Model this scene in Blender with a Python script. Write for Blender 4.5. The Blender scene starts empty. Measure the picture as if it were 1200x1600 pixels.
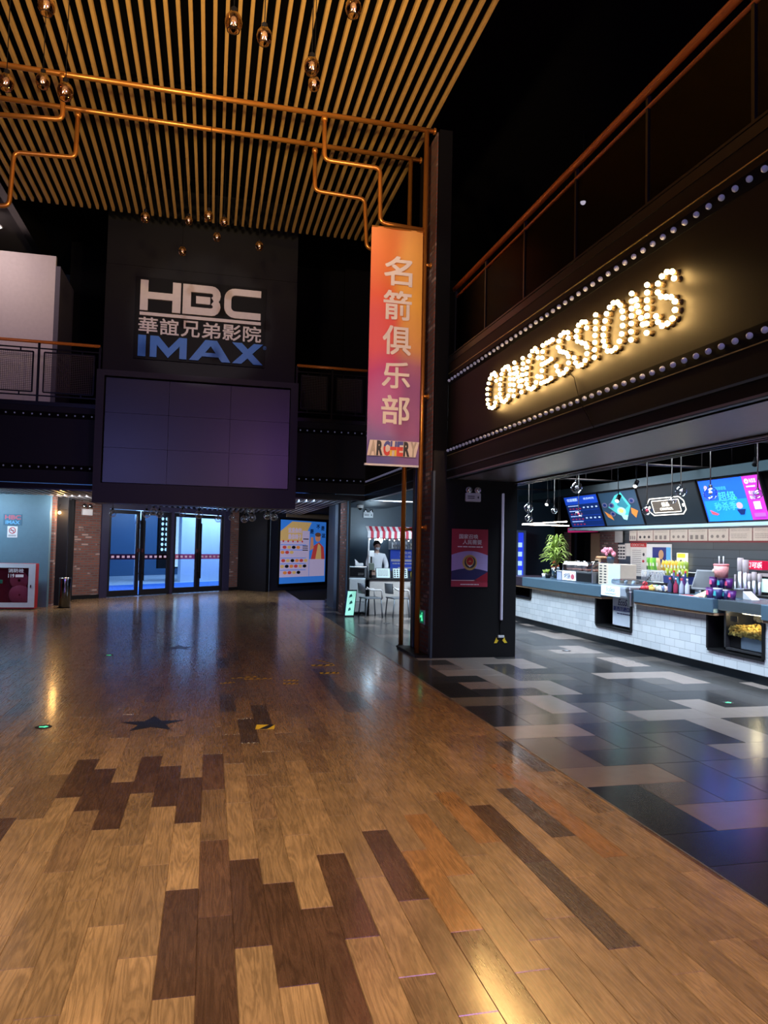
import bpy, bmesh, math, random
from mathutils import Vector, Matrix
random.seed(7)
S = bpy.context.scene
COL = S.collection
PI = math.pi
# ------------------------------------------------------------------ camera
F_PX, YAW, PITCH, ROLL, CAMH = 1138.9, .23327, .04516, .02203, 1.55
def _axes():
    f = Vector((math.sin(YAW)*math.cos(PITCH), math.cos(YAW)*math.cos(PITCH), math.sin(PITCH)))
    r = Vector((math.cos(YAW), -math.sin(YAW), 0)); u = r.cross(f)
    return r*math.cos(ROLL)+u*math.sin(ROLL), u*math.cos(ROLL)-r*math.sin(ROLL), f
CR, CU, CF = _axes()
cam = bpy.data.cameras.new('camera'); camo = bpy.data.objects.new('camera', cam); COL.objects.link(camo)
m = Matrix((CR, CU, -CF)).transposed().to_4x4(); m.translation = (0, 0, CAMH); camo.matrix_world = m
cam.sensor_fit = 'VERTICAL'; cam.sensor_height = 36; cam.sensor_width = 27; cam.lens = 36*F_PX/1600
cam.clip_start = .05; cam.clip_end = 200
S.camera = camo
def U(x, y, ax, v):
    """world point seen at photo pixel (x, y) on the plane axis ax = v (measuring the room from the photo)"""
    d = CR*(x-600)/F_PX - CU*(y-800)/F_PX + CF
    o = Vector((0, 0, CAMH)); return o + d*((v-o[ax])/d[ax])
# ------------------------------------------------------------------ colour management, world, lights
S.view_settings.view_transform = 'Standard'; S.view_settings.look = 'None'
S.view_settings.gamma = 1; S.view_settings.exposure = 0; S.view_settings.use_curve_mapping = False
S.cycles.max_bounces = 8; S.cycles.transparent_max_bounces = 16
S.cycles.sample_clamp_indirect = 1.5
S.cycles.caustics_reflective = False; S.cycles.caustics_refractive = False
W = bpy.data.worlds.new('world'); S.world = W; W.use_nodes = True
W.node_tree.nodes['Background'].inputs[0].default_value = (.35, .42, .7, 1)
W.node_tree.nodes['Background'].inputs[1].default_value = .006
def area(name, loc, aim, sx, sy, power, col, spread=PI):
    l = bpy.data.lights.new(name, 'AREA'); l.shape = 'RECTANGLE'; l.size = sx; l.size_y = sy
    l.energy = power; l.color = col; l.spread = spread
    o = bpy.data.objects.new(name, l); COL.objects.link(o); o.location = loc
    o.rotation_euler = (Vector(aim)-Vector(loc)).to_track_quat('-Z', 'Y').to_euler(); return o
def spot(name, loc, aim, power, col, ang=1.2, r=.05, blend=.5):
    l = bpy.data.lights.new(name, 'SPOT'); l.energy = power; l.color = col; l.spot_size = ang; l.spot_blend = blend; l.shadow_soft_size = r
    o = bpy.data.objects.new(name, l); COL.objects.link(o); o.location = loc
    o.rotation_euler = (Vector(aim)-Vector(loc)).to_track_quat('-Z', 'Y').to_euler(); return o
def point(name, loc, power, col, r=.05):
    l = bpy.data.lights.new(name, 'POINT'); l.energy = power; l.color = col; l.shadow_soft_size = r
    o = bpy.data.objects.new(name, l); COL.objects.link(o); o.location = loc; return o
area('added_hall_fill', (0, -6, 1.9), (0, 6, 2.6), 5, 2.0, 55, (1, .84, .66))  # added warm fill from behind the camera, no window there
for i, (x, y) in enumerate(((3.0, 1.2), (-3.4, 1.2), (-3.4, -1.5), (3.0, -1.5))):
    spot('added_slat_spot', (x, y, 4.3), (-x*.1, 8.3, 7.8), 1900, (1, .71, .33), .72, .25, .8)  # unseen spots added to brighten the slats from below
for x, y, p in ((-1.6, 1.6, 1400), (1.0, .6, 1700), (-3.0, 3.2, 300)):
    spot('added_floor_spot', (x, y, 7.6), (x*1.05, y+1.4, 0), p, (1, .83, .57), 1.15, .35, 1)  # unseen overhead spots added to brighten the near floor
spot('added_banner_spot', (-2.5, 3.0, 6.9), (2.3, 9.9, 4.4), 900, (1, .88, .74), .44, .1, .5)  # unseen spot added to brighten the banner
spot('added_sign_spot', (-.4, 3.0, 7.2), (-.3, 15.1, 6.05), 620, (1, .93, .93), .25, .1, .4)  # unseen spot added to brighten the cinema sign
area('added_violet_sheen', (3.4, -4.5, 4.6), (.6, 14, 3), 2.2, 1.4, 280, (.60, .26, 1))  # unseen violet panel added for the sheen on the video wall
area('added_blue_sheen', (-4.2, -4.5, 4.2), (-1, 14, 3), 2.4, 1.2, 190, (.28, .30, 1))  # unseen blue panel added for the same video wall sheen
def dw(lx, ly, z): return ((lx-ly)*.7071, 23.1+(lx+ly)*.7071, z)
area('forecourt_daylight', dw(-.5, 2.0, 3.3), dw(-.4, 2.4, 0), 6, 2, 420, (.42, .66, 1))
area('forecourt_wall_daylight', dw(4.6, 3.0, 3.3), dw(4.6, 4.2, 1.0), 4, .6, 330, (.46, .69, 1))
area('forecourt_far_daylight', dw(6, 6.5, 3.3), dw(6.2, 9, .8), 5, 2, 380, (.45, .68, 1))
area('added_column_fill', (1.9, 16.4, 2.44), (3.0, 17.3, 1.0), .8, .3, 22, (.6, .78, 1))  # unseen panel added to brighten the far brick column
area('added_entrance_fill', (-2.2, 17.6, 2.44), (-2.8, 20.2, .9), 2.2, .4, 110, (.95, .9, .9))  # unseen panel added to lift the dark entrance brick
area('added_entrance_fill', (.8, 19.6, 2.44), (1.4, 23.4, .8), 1.6, .4, 110, (.8, .85, 1))  # same added fill, turned to the right end of the entrance
for i, y in enumerate((6.5, 8.6, 10.9, 13.2)):
    area('concession_counter_light', (5.0, y, 3.3), (6.1, y, .2), .5, 1.2, 115, (.68, .84, 1), 2.2)
area('concession_back_light', (7.6, 10.5, 3.4), (8.2, 10.5, .8), 7, .6, 210, (.95, .92, 1), 1.9)
area('added_notice_fill', (8.42, 12.0, 1.965), (9.2, 12.0, 1.6), 6.5, .04, 30, (1, .93, .88))  # added strip without a fixture, brightens the notices under the ledge
area('added_teal_wall_fill', (-5.0, 16.4, 2.44), (-4.6, 17.6, 1.0), 1.6, .3, 60, (.6, .82, 1))  # unseen panel added to brighten the teal wall and fire cabinet
area('concession_entry_light', (6.0, 15.6, 3.0), (5.6, 13.5, 0), 1.6, .6, 55, (.9, .93, 1))
area('kiosk_ceiling_light', (4.5, 14.2, 2.42), (4.4, 16.2, .4), 1.6, .5, 85, (.66, .85, 1))
point('kiosk_wall_glow', (3.95, 17.9, 1.9), 7, (.55, .8, 1), .15)
area('balcony_light', (-4.7, 15.6, 7.9), (-4.3, 17, 5.5), .5, .5, 22, (1, .82, .8))
# ------------------------------------------------------------------ mesh helpers
class MB:
    def __init__(s, M=None): s.v = []; s.f = []; s.M = M or Matrix.Identity(4); s.sm = []
    def add(s, vs, fs, smooth=False):
        o = len(s.v); s.v += [s.M @ Vector(p) for p in vs]; s.f += [[i+o for i in f] for f in fs]; s.sm += [smooth]*len(fs); return s
    def box(s, x0, x1, y0, y1, z0, z1):
        s.add([(x, y, z) for z in (z0, z1) for x, y in ((x0, y0), (x1, y0), (x1, y1), (x0, y1))],
              [(3, 2, 1, 0), (4, 5, 6, 7), (0, 1, 5, 4), (1, 2, 6, 5), (2, 3, 7, 6), (3, 0, 4, 7)]); return s
    def bbox(s, x0, x1, y0, y1, z0, z1, b=.01):
        """box with chamfered edges"""
        b = min(b, (x1-x0)/2.2, (y1-y0)/2.2, (z1-z0)/2.2)
        bm = bmesh.new(); bmesh.ops.create_cube(bm, size=1)
        for v in bm.verts: v.co = Vector(((x0+x1)/2+v.co.x*(x1-x0), (y0+y1)/2+v.co.y*(y1-y0), (z0+z1)/2+v.co.z*(z1-z0)))
        bmesh.ops.bevel(bm, geom=bm.edges[:], offset=b, segments=2, affect='EDGES', profile=.5)
        bm.verts.index_update(); s.add([v.co.copy() for v in bm.verts], [[v.index for v in f.verts] for f in bm.faces]); bm.free(); return s
    def tube(s, pts, r, n=10, bend=0, cap=True):
        pts = [Vector(p) for p in pts]
        if bend:
            q = [pts[0]]
            for i in range(1, len(pts)-1):
                a, b, c = pts[i-1], pts[i], pts[i+1]; d1 = (a-b); d2 = (c-b)
                k = min(bend, d1.length*.45, d2.length*.45); p0 = b+d1.normalized()*k; p2 = b+d2.normalized()*k
                for t in range(7): t /= 6; q.append(p0*(1-t)**2+b*2*t*(1-t)+p2*t*t)
            q.append(pts[-1]); pts = q
        rs = r if isinstance(r, (list, tuple)) else [r]*len(pts)
        vs = []; up = None
        for i, p in enumerate(pts):
            d = (pts[min(i+1, len(pts)-1)]-pts[max(i-1, 0)]).normalized()
            if up is None: up = d.orthogonal().normalized()
            up = (up-d*up.dot(d)).normalized(); w = d.cross(up)
            vs += [p+(up*math.cos(a*2*PI/n)+w*math.sin(a*2*PI/n))*rs[i] for a in range(n)]
        fs = [[i*n+a, i*n+(a+1) % n, (i+1)*n+(a+1) % n, (i+1)*n+a] for i in range(len(pts)-1) for a in range(n)]
        if cap: fs += [list(range(n))[::-1], [(len(pts)-1)*n+a for a in range(n)]]
        s.add(vs, fs, True); return s
    def lathe(s, c, prof, n=20, cap=False):
        vs = [(c[0]+r*math.cos(a*2*PI/n), c[1]+r*math.sin(a*2*PI/n), c[2]+z) for r, z in prof for a in range(n)]
        fs = [[i*n+a, i*n+(a+1) % n, (i+1)*n+(a+1) % n, (i+1)*n+a] for i in range(len(prof)-1) for a in range(n)]
        if cap: fs += [list(range(n))[::-1], [(len(prof)-1)*n+a for a in range(n)]]
        s.add(vs, fs, True); return s
    def ball(s, c, r, n=12, k=None, sc=(1, 1, 1)):
        k = k or max(4, n//2+1)
        vs = [(c[0]+sc[0]*r*math.sin(PI*i/k)*math.cos(2*PI*a/n), c[1]+sc[1]*r*math.sin(PI*i/k)*math.sin(2*PI*a/n), c[2]+sc[2]*r*math.cos(PI*i/k)) for i in range(1, k) for a in range(n)]
        vs += [(c[0], c[1], c[2]+r*sc[2]), (c[0], c[1], c[2]-r*sc[2])]; T = len(vs)-2
        fs = [[i*n+a, (i+1)*n+a, (i+1)*n+(a+1) % n, i*n+(a+1) % n] for i in range(k-2) for a in range(n)]
        fs += [[T, a, (a+1) % n] for a in range(n)] + [[T+1, (k-2)*n+(a+1) % n, (k-2)*n+a] for a in range(n)]
        s.add(vs, fs, True); return s
    def prism(s, pts, o, ux, uy, th):
        """flat polygon pts in the frame (o, ux, uy), thickened by th against ux x uy"""
        o, ux, uy = Vector(o), Vector(ux), Vector(uy); n = ux.cross(uy); k = len(pts)
        fr = [o+ux*a+uy*b for a, b in pts]; bk = [p-n*th for p in fr]
        s.add(fr+bk, [list(range(k)), list(range(k, 2*k))[::-1]]+[[i, i+k, (i+1) % k+k, (i+1) % k] for i in range(k)]); return s
    def disc(s, c, r, ux, uy, th, n=24, ry=None):
        return s.prism([(r*math.cos(2*PI*a/n), (ry or r)*math.sin(2*PI*a/n)) for a in range(n)], c, ux, uy, th)
ROOT = {}
def finish(o, label=None, cat=None, group=None, kind=None):
    if label: o['label'] = label
    if cat: o['category'] = cat
    if group: o['group'] = group
    if kind: o['kind'] = kind
    return o
def thing(name, label, cat, loc=(0, 0, 0), rz=0, group=None, local=False):
    o = bpy.data.objects.new(name, None); o.empty_display_size = .1; COL.objects.link(o)
    o.location = loc; o.rotation_euler = (0, 0, rz); ROOT[o.name] = Vector((0, 0, 0)) if local or rz else Vector(loc)
    return finish(o, label, cat, group)
def part(name, mb, mat, parent=None, label=None):
    off = Vector((0, 0, 0)); p = parent
    while p is not None:
        if p.name in ROOT: off = ROOT[p.name]
        p = p.parent
    me = bpy.data.meshes.new(name); me.from_pydata([tuple(Vector(v)-off) for v in mb.v], [], mb.f)
    me.polygons.foreach_set('use_smooth', mb.sm); me.materials.append(mat); me.update()
    o = bpy.data.objects.new(name, me); COL.objects.link(o); o.parent = parent
    if label: o['label'] = label
    return o
def single(name, mb, mat, label, cat, group=None, kind=None):
    return finish(part(name, mb, mat), label, cat, group, kind)
def struct(name, mb, mat, parent=None):
    o = part(name, mb, mat, parent)
    if parent is None: o['kind'] = 'structure'
    return o
def dup(root, loc, label=None, group=None):
    r = root.copy(); COL.objects.link(r); r.location = loc
    if label: r['label'] = label
    if group: r['group'] = group
    for ch in list(root.children):
        c = ch.copy(); COL.objects.link(c); c.parent = r
        for g in list(ch.children):
            d = g.copy(); COL.objects.link(d); d.parent = c
    return r
_tc = {}
def text2d(t, bold=0.0, ext=.5, res=3):
    """text as (verts, faces) scaled into the unit square, thickness 0..-1"""
    key = (t, bold, res)
    if key in _tc: return _tc[key]
    cu = bpy.data.curves.new('t', 'FONT'); cu.body = t; cu.size = 1; cu.extrude = ext; cu.offset = bold; cu.resolution_u = res; cu.align_x = 'LEFT'
    ob = bpy.data.objects.new('t', cu); COL.objects.link(ob)
    dg = bpy.context.evaluated_depsgraph_get(); me = bpy.data.meshes.new_from_object(ob.evaluated_get(dg))
    vs = [v.co.copy() for v in me.vertices]; fs = [list(p.vertices) for p in me.polygons]
    bpy.data.objects.remove(ob); bpy.data.meshes.remove(me); bpy.data.curves.remove(cu)
    x0, x1 = min(v.x for v in vs), max(v.x for v in vs); y0, y1 = min(v.y for v in vs), max(v.y for v in vs)
    out = ([((v.x-x0)/(x1-x0), (v.y-y0)/(y1-y0), (v.z/ext-1)/2) for v in vs], fs, (x1-x0)/(y1-y0)); _tc[key] = out; return out
class Board:
    """flat artwork: shapes in metres in the frame (o, ux, uy); n = ux x uy faces the viewer"""
    def __init__(s, o, ux, uy, parent): s.o, s.ux, s.uy = Vector(o), Vector(ux).normalized(), Vector(uy).normalized(); s.n = s.ux.cross(s.uy); s.g = {}; s.par = parent
    def mb(s, name, mat):
        k = (name, mat.name)
        if k not in s.g: s.g[k] = (MB(), mat)
        return s.g[k][0]
    def poly(s, name, mat, pts, lay=1, th=.002): s.mb(name, mat).prism(pts, s.o+s.n*lay*.002, s.ux, s.uy, th); return s
    def rect(s, name, mat, x0, y0, x1, y1, lay=1, th=.002): return s.poly(name, mat, [(x0, y0), (x1, y0), (x1, y1), (x0, y1)], lay, th)
    def ell(s, name, mat, cx, cy, rx, ry, lay=1, th=.002, n=24): return s.poly(name, mat, [(cx+rx*math.cos(2*PI*a/n), cy+ry*math.sin(2*PI*a/n)) for a in range(n)], lay, th)
    def text(s, name, mat, t, x0, y0, x1, y1, lay=1, th=.002, bold=0.0, shear=0, res=3):
        # Chinese strokes are thickened by stacking slightly shifted copies (an outline offset would break the strokes)
        cjk = ord(t[0]) > 0x2e80; vs, fs, _ = text2d(t, 0 if cjk else bold, res=res); o = s.o+s.n*lay*.002
        k = bold*(y1-y0) if cjk else 0; sh = [(0, 0)] if not k else [(-k, -k), (k, -k), (-k, k), (k, k)]
        for q, (a, b) in enumerate(sh):
            s.mb(name, mat).add([o+s.ux*(x0+a+(x1-x0)*v[0]+shear*(y1-y0)*v[1])+s.uy*(y0+b+(y1-y0)*v[1])+s.n*(v[2]*th+q*.0003) for v in vs], fs)
        return s
    def lines(s, name, mat, x0, y0, x1, y1, n, lay=1, fill=.45, seed=0):
        """rows of small words as dashes (unreadable small print)"""
        rr = random.Random(seed); h = (y1-y0)/n
        for i in range(n):
            x = x0
            while x < x1*.97:
                w = min(x1-x, rr.uniform(.05, .22)*(x1-x0)); s.rect(name, mat, x, y0+h*i+h*(1-fill)/2, x+w*.85, y0+h*i+h*(1+fill)/2, lay); x += w
        return s
    def build(s):
        return [part(k[0], mb, mat, s.par) for k, (mb, mat) in s.g.items()]
# ------------------------------------------------------------------ materials
MATS = {}
def mat(name, col, rough=.5, metal=0, emit=None, es=0, var=.08, nsc=14, bump=0, spec=.4, coat=0):
    if name in MATS: return MATS[name]
    m = bpy.data.materials.new(name); m.use_nodes = True; nt = m.node_tree; b = nt.nodes['Principled BSDF']
    tc = nt.nodes.new('ShaderNodeTexCoord'); no = nt.nodes.new('ShaderNodeTexNoise'); no.inputs['Scale'].default_value = nsc; no.inputs['Detail'].default_value = 3
    nt.links.new(tc.outputs['Object'], no.inputs['Vector'])
    mr = nt.nodes.new('ShaderNodeMapRange'); mr.inputs['To Min'].default_value = 1-var; mr.inputs['To Max'].default_value = 1+var
    nt.links.new(no.outputs['Fac'], mr.inputs['Value'])
    mx = nt.nodes.new('ShaderNodeVectorMath'); mx.operation = 'SCALE'; mx.inputs[0].default_value = col[:3]
    nt.links.new(mr.outputs[0], mx.inputs['Scale']); nt.links.new(mx.outputs[0], b.inputs['Base Color'])
    b.inputs['Roughness'].default_value = rough; b.inputs['Metallic'].default_value = metal
    b.inputs['Specular IOR Level'].default_value = spec; b.inputs['Coat Weight'].default_value = coat
    if emit: b.inputs['Emission Color'].default_value = (*emit, 1); b.inputs['Emission Strength'].default_value = es
    if bump:
        bp = nt.nodes.new('ShaderNodeBump'); bp.inputs['Strength'].default_value = bump; bp.inputs['Distance'].default_value = .01
        nt.links.new(no.outputs['Fac'], bp.inputs['Height']); nt.links.new(bp.outputs[0], b.inputs['Normal'])
    MATS[name] = m; return m
def glass(name, tint=(1, 1, 1), refl=.12, rough=.02, gcol=(1, 1, 1), k=.75):
    if name in MATS: return MATS[name]
    m = bpy.data.materials.new(name); m.use_nodes = True; nt = m.node_tree; nt.nodes.clear()
    out = nt.nodes.new('ShaderNodeOutputMaterial'); t = nt.nodes.new('ShaderNodeBsdfTransparent'); g = nt.nodes.new('ShaderNodeBsdfGlossy')
    no = nt.nodes.new('ShaderNodeTexNoise'); no.inputs['Scale'].default_value = 9
    lw = nt.nodes.new('ShaderNodeLayerWeight'); lw.inputs['Blend'].default_value = .35
    ma = nt.nodes.new('ShaderNodeMath'); ma.operation = 'MULTIPLY_ADD'; ma.inputs[1].default_value = k; ma.inputs[2].default_value = refl; ma.use_clamp = True
    mr = nt.nodes.new('ShaderNodeMapRange'); mr.inputs['To Min'].default_value = rough*.7; mr.inputs['To Max'].default_value = rough*1.3
    nt.links.new(no.outputs['Fac'], mr.inputs['Value']); nt.links.new(mr.outputs[0], g.inputs['Roughness'])
    t.inputs[0].default_value = (*tint, 1); g.inputs['Color'].default_value = (*gcol, 1)
    nt.links.new(lw.outputs['Facing'], ma.inputs[0]); mx = nt.nodes.new('ShaderNodeMixShader')
    nt.links.new(ma.outputs[0], mx.inputs[0]); nt.links.new(t.outputs[0], mx.inputs[1]); nt.links.new(g.outputs[0], mx.inputs[2]); nt.links.new(mx.outputs[0], out.inputs[0])
    MATS[name] = m; return m
def brick(name, axes='xz', c1=(.19, .062, .04), c2=(.09, .032, .026), mortar=(.10, .08, .075), w=.21, h=.062, ms=.012, rough=.8, pale=.16, off=.5, bump=.5, smooth=.1):
    m = bpy.data.materials.new(name); m.use_nodes = True; nt = m.node_tree; b = nt.nodes['Principled BSDF']
    tc = nt.nodes.new('ShaderNodeTexCoord'); se = nt.nodes.new('ShaderNodeSeparateXYZ'); co = nt.nodes.new('ShaderNodeCombineXYZ')
    nt.links.new(tc.outputs['Object'], se.inputs[0]); I = {'x': 0, 'y': 1, 'z': 2}
    nt.links.new(se.outputs[I[axes[0]]], co.inputs[0]); nt.links.new(se.outputs[I[axes[1]]], co.inputs[1])
    br = nt.nodes.new('ShaderNodeTexBrick'); br.inputs['Scale'].default_value = 1; br.inputs['Brick Width'].default_value = w; br.inputs['Row Height'].default_value = h
    br.inputs['Mortar Size'].default_value = ms; br.inputs['Mortar Smooth'].default_value = smooth; br.offset = off
    br.inputs['Color1'].default_value = (*c1, 1); br.inputs['Color2'].default_value = (*c2, 1); br.inputs['Mortar'].default_value = (*mortar, 1)
    nt.links.new(co.outputs[0], br.inputs['Vector'])
    last = br.outputs['Color']
    if pale:
        # some bricks keep old pale mortar: second brick texture picks them
        b2 = nt.nodes.new('ShaderNodeTexBrick'); b2.inputs['Scale'].default_value = 1; b2.inputs['Brick Width'].default_value = w; b2.inputs['Row Height'].default_value = h
        b2.inputs['Mortar Size'].default_value = ms; b2.offset = off; b2.inputs['Color1'].default_value = (0, 0, 0, 1); b2.inputs['Color2'].default_value = (1, 1, 1, 1); b2.inputs['Mortar'].default_value = (0, 0, 0, 1)
        b2.inputs['Bias'].default_value = 0; nt.links.new(co.outputs[0], b2.inputs['Vector'])
        no = nt.nodes.new('ShaderNodeTexNoise'); no.inputs['Scale'].default_value = 2.3; no.inputs['Detail'].default_value = 6; nt.links.new(co.outputs[0], no.inputs['Vector'])
        mu = nt.nodes.new('ShaderNodeMath'); mu.operation = 'MULTIPLY'; nt.links.new(b2.outputs['Color'], mu.inputs[0]); nt.links.new(no.outputs['Fac'], mu.inputs[1])
        rp = nt.nodes.new('ShaderNodeMapRange'); rp.inputs['From Min'].default_value = .42; rp.inputs['From Max'].default_value = .5; rp.inputs['To Max'].default_value = 1; nt.links.new(mu.outputs[0], rp.inputs['Value'])
        mx = nt.nodes.new('ShaderNodeMix'); mx.data_type = 'RGBA'; nt.links.new(rp.outputs[0], mx.inputs[0]); nt.links.new(last, mx.inputs[6]); mx.inputs[7].default_value = (.30+pale*.2, .22, .19, 1); last = mx.outputs[2]
    nt.links.new(last, b.inputs['Base Color']); b.inputs['Roughness'].default_value = rough
    bp = nt.nodes.new('ShaderNodeBump'); bp.inputs['Strength'].default_value = bump; bp.inputs['Distance'].default_value = .01; bp.invert = True
    nt.links.new(br.outputs['Fac'], bp.inputs['Height']); nt.links.new(bp.outputs[0], b.inputs['Normal'])
    return m
BLACK = mat('black_painted_panel', (.0055, .0055, .0068), .5, spec=.22)
BLACK2 = mat('black_matte_paint', (.003, .003, .0035), .85, spec=.1)
FASCIA = mat('dark_brown_fascia_panel', (.0058, .0044, .003), .48, spec=.2)
TRIMDK = mat('black_metal_trim', (.02, .02, .022), .28, .6)
STEEL = mat('brushed_steel', (.42, .45, .5), .3, 1)
STEELD = mat('dark_blue_steel', (.07, .11, .15), .38, .5)
COPPER = mat('copper_orange_pipe', (.62, .25, .045), .3, .7)
RAILW = mat('orange_brown_handrail', (.62, .20, .035), .34, .15)
SLAT = mat('golden_wood_slat', (.60, .36, .11), .55, var=.15, nsc=5)
WHITE = mat('white_plastic', (.7, .7, .72), .4)
OFFW = mat('offwhite_paper', (.62, .58, .55), .6)
LETW = mat('white_sign_letter', (.74, .68, .66), .45)
LETB = mat('blue_sign_letter', (.03, .19, .68), .4)
RED = mat('red_enamel', (.42, .02, .025), .4)
INK = mat('dark_ink', (.03, .03, .04), .6)
YEL = mat('yellow_tape', (.85, .6, .04), .5)
BLKT = mat('black_tape', (.015, .015, .017), .5)
GREEN = mat('green_lit_arrow', (.1, .6, .3), .5, emit=(.1, 1, .45), es=1.2)
GOLD = mat('gold_print', (.55, .38, .12), .4)
NAVY = mat('navy_print', (.02, .02, .10), .5)
CHROME = mat('chrome', (.7, .7, .72), .12, 1)
AMBER = glass('smoky_amber_glass', (.80, .62, .44), .24, .03, (1, .82, .62))
CLEARG = glass('clear_globe_glass', (.93, .96, 1), .10, .02)
PANE = glass('window_pane_glass', (.86, .92, .98), .05, .02)
SMOKEG = glass('smoked_railing_glass', (.16, .16, .19), .0, .25, k=.035)
BULBFAINT = mat('frosted_bulb', (.26, .28, .42), .35, emit=(.5, .55, 1), es=.07)  # faint blue-violet glow put into the bulb material
BULBON = mat('warm_lit_bulb', (1, .9, .6), .3, emit=(1, .60, .2), es=95)
WOODTRIM = mat('pale_wood_edge', (.42, .27, .16), .5, var=.2)
# ------------------------------------------------------------------ floors
def wood_mat():
    m = bpy.data.materials.new('oak_look_plank'); m.use_nodes = True; nt = m.node_tree; b = nt.nodes['Principled BSDF']; L = nt.links.new
    at = nt.nodes.new('ShaderNodeAttribute'); at.attribute_name = 'tone'; ao = nt.nodes.new('ShaderNodeAttribute'); ao.attribute_name = 'offs'
    tc = nt.nodes.new('ShaderNodeTexCoord'); ad = nt.nodes.new('ShaderNodeVectorMath'); ad.operation = 'MULTIPLY_ADD'; ad.inputs[1].default_value = (37, 37, 37)
    L(ao.outputs['Color'], ad.inputs[0]); L(tc.outputs['Object'], ad.inputs[2])
    mp = nt.nodes.new('ShaderNodeMapping'); mp.inputs['Scale'].default_value = (10, 1.0, 1); L(ad.outputs[0], mp.inputs[0])
    n1 = nt.nodes.new('ShaderNodeTexNoise'); n1.inputs['Scale'].default_value = 1; n1.inputs['Detail'].default_value = 5; n1.inputs['Distortion'].default_value = 1.6; L(mp.outputs[0], n1.inputs['Vector'])
    # growth rings: fract of stretched noise
    mu = nt.nodes.new('ShaderNodeMath'); mu.operation = 'MULTIPLY'; mu.inputs[1].default_value = 9; L(n1.outputs['Fac'], mu.inputs[0])
    sn = nt.nodes.new('ShaderNodeMath'); sn.operation = 'PINGPONG'; sn.inputs[1].default_value = .5; L(mu.outputs[0], sn.inputs[0])
    n2 = nt.nodes.new('ShaderNodeTexNoise'); n2.inputs['Scale'].default_value = 1; n2.inputs['Detail'].default_value = 4
    mp2 = nt.nodes.new('ShaderNodeMapping'); mp2.inputs['Scale'].default_value = (150, 6, 1); L(ad.outputs[0], mp2.inputs[0]); L(mp2.outputs[0], n2.inputs['Vector'])
    n3 = nt.nodes.new('ShaderNodeTexNoise'); n3.inputs['Scale'].default_value = 3.2; n3.inputs['Detail'].default_value = 2; L(ad.outputs[0], n3.inputs['Vector'])
    s1 = nt.nodes.new('ShaderNodeMath'); s1.operation = 'MULTIPLY_ADD'; s1.inputs[1].default_value = .95; s1.inputs[2].default_value = .49; L(sn.outputs[0], s1.inputs[0])
    s2 = nt.nodes.new('ShaderNodeMath'); s2.operation = 'MULTIPLY_ADD'; s2.inputs[1].default_value = .45; L(n2.outputs['Fac'], s2.inputs[0]); L(s1.outputs[0], s2.inputs[2])
    s3 = nt.nodes.new('ShaderNodeMath'); s3.operation = 'MULTIPLY_ADD'; s3.inputs[1].default_value = .9; s3.inputs[2].default_value = .55; L(n3.outputs['Fac'], s3.inputs[0])
    s4 = nt.nodes.new('ShaderNodeMath'); s4.operation = 'MULTIPLY'; L(s2.outputs[0], s4.inputs[0]); L(s3.outputs[0], s4.inputs[1])
    sc = nt.nodes.new('ShaderNodeVectorMath'); sc.operation = 'SCALE'; L(at.outputs['Color'], sc.inputs[0]); L(s4.outputs[0], sc.inputs['Scale'])
    L(sc.outputs[0], b.inputs['Base Color'])
    rr = nt.nodes.new('ShaderNodeMapRange'); rr.inputs['To Min'].default_value = .18; rr.inputs['To Max'].default_value = .36; L(n2.outputs['Fac'], rr.inputs['Value']); L(rr.outputs[0], b.inputs['Roughness']); b.inputs['Coat Weight'].default_value = .55; b.inputs['Coat Roughness'].default_value = .13
    bp = nt.nodes.new('ShaderNodeBump'); bp.inputs['Strength'].default_value = .12; bp.inputs['Distance'].default_value = .0015; L(n2.outputs['Fac'], bp.inputs['Height']); L(bp.outputs[0], b.inputs['Normal'])
    return m
def tone_mesh(name, quads, mt, gap):
    vs, fs, cols, offs = [], [], [], []
    for (x0, x1, y0, y1, c) in quads:
        o = len(vs); g = gap; b = gap*1.5; zt = 0
        vs += [(x0+g, y0+g, zt), (x1-g, y0+g, zt), (x1-g, y1-g, zt), (x0+g, y1-g, zt)]
        vs += [(x0, y0, zt-b), (x1, y0, zt-b), (x1, y1, zt-b), (x0, y1, zt-b)]
        fs += [[o, o+1, o+2, o+3]]+[[o+4+i, o+4+(i+1) % 4, o+(i+1) % 4, o+i] for i in range(4)]
        rr = (random.random(), random.random(), 0, 1)
        cols += [c]*20; offs += [rr]*20
    me = bpy.data.meshes.new(name); me.from_pydata(vs, [], fs)
    a = me.color_attributes.new('tone', 'FLOAT_COLOR', 'CORNER'); a.data.foreach_set('color', [q for c in cols for q in (*c, 1)])
    a = me.color_attributes.new('offs', 'FLOAT_COLOR', 'CORNER'); a.data.foreach_set('color', [q for c in offs for q in c])
    me.materials.append(mt); me.update(); ob = bpy.data.objects.new(name, me); COL.objects.link(ob); ob['kind'] = 'structure'; return ob
PW, PL, EDGE = .1415, .79, 2.43
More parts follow.
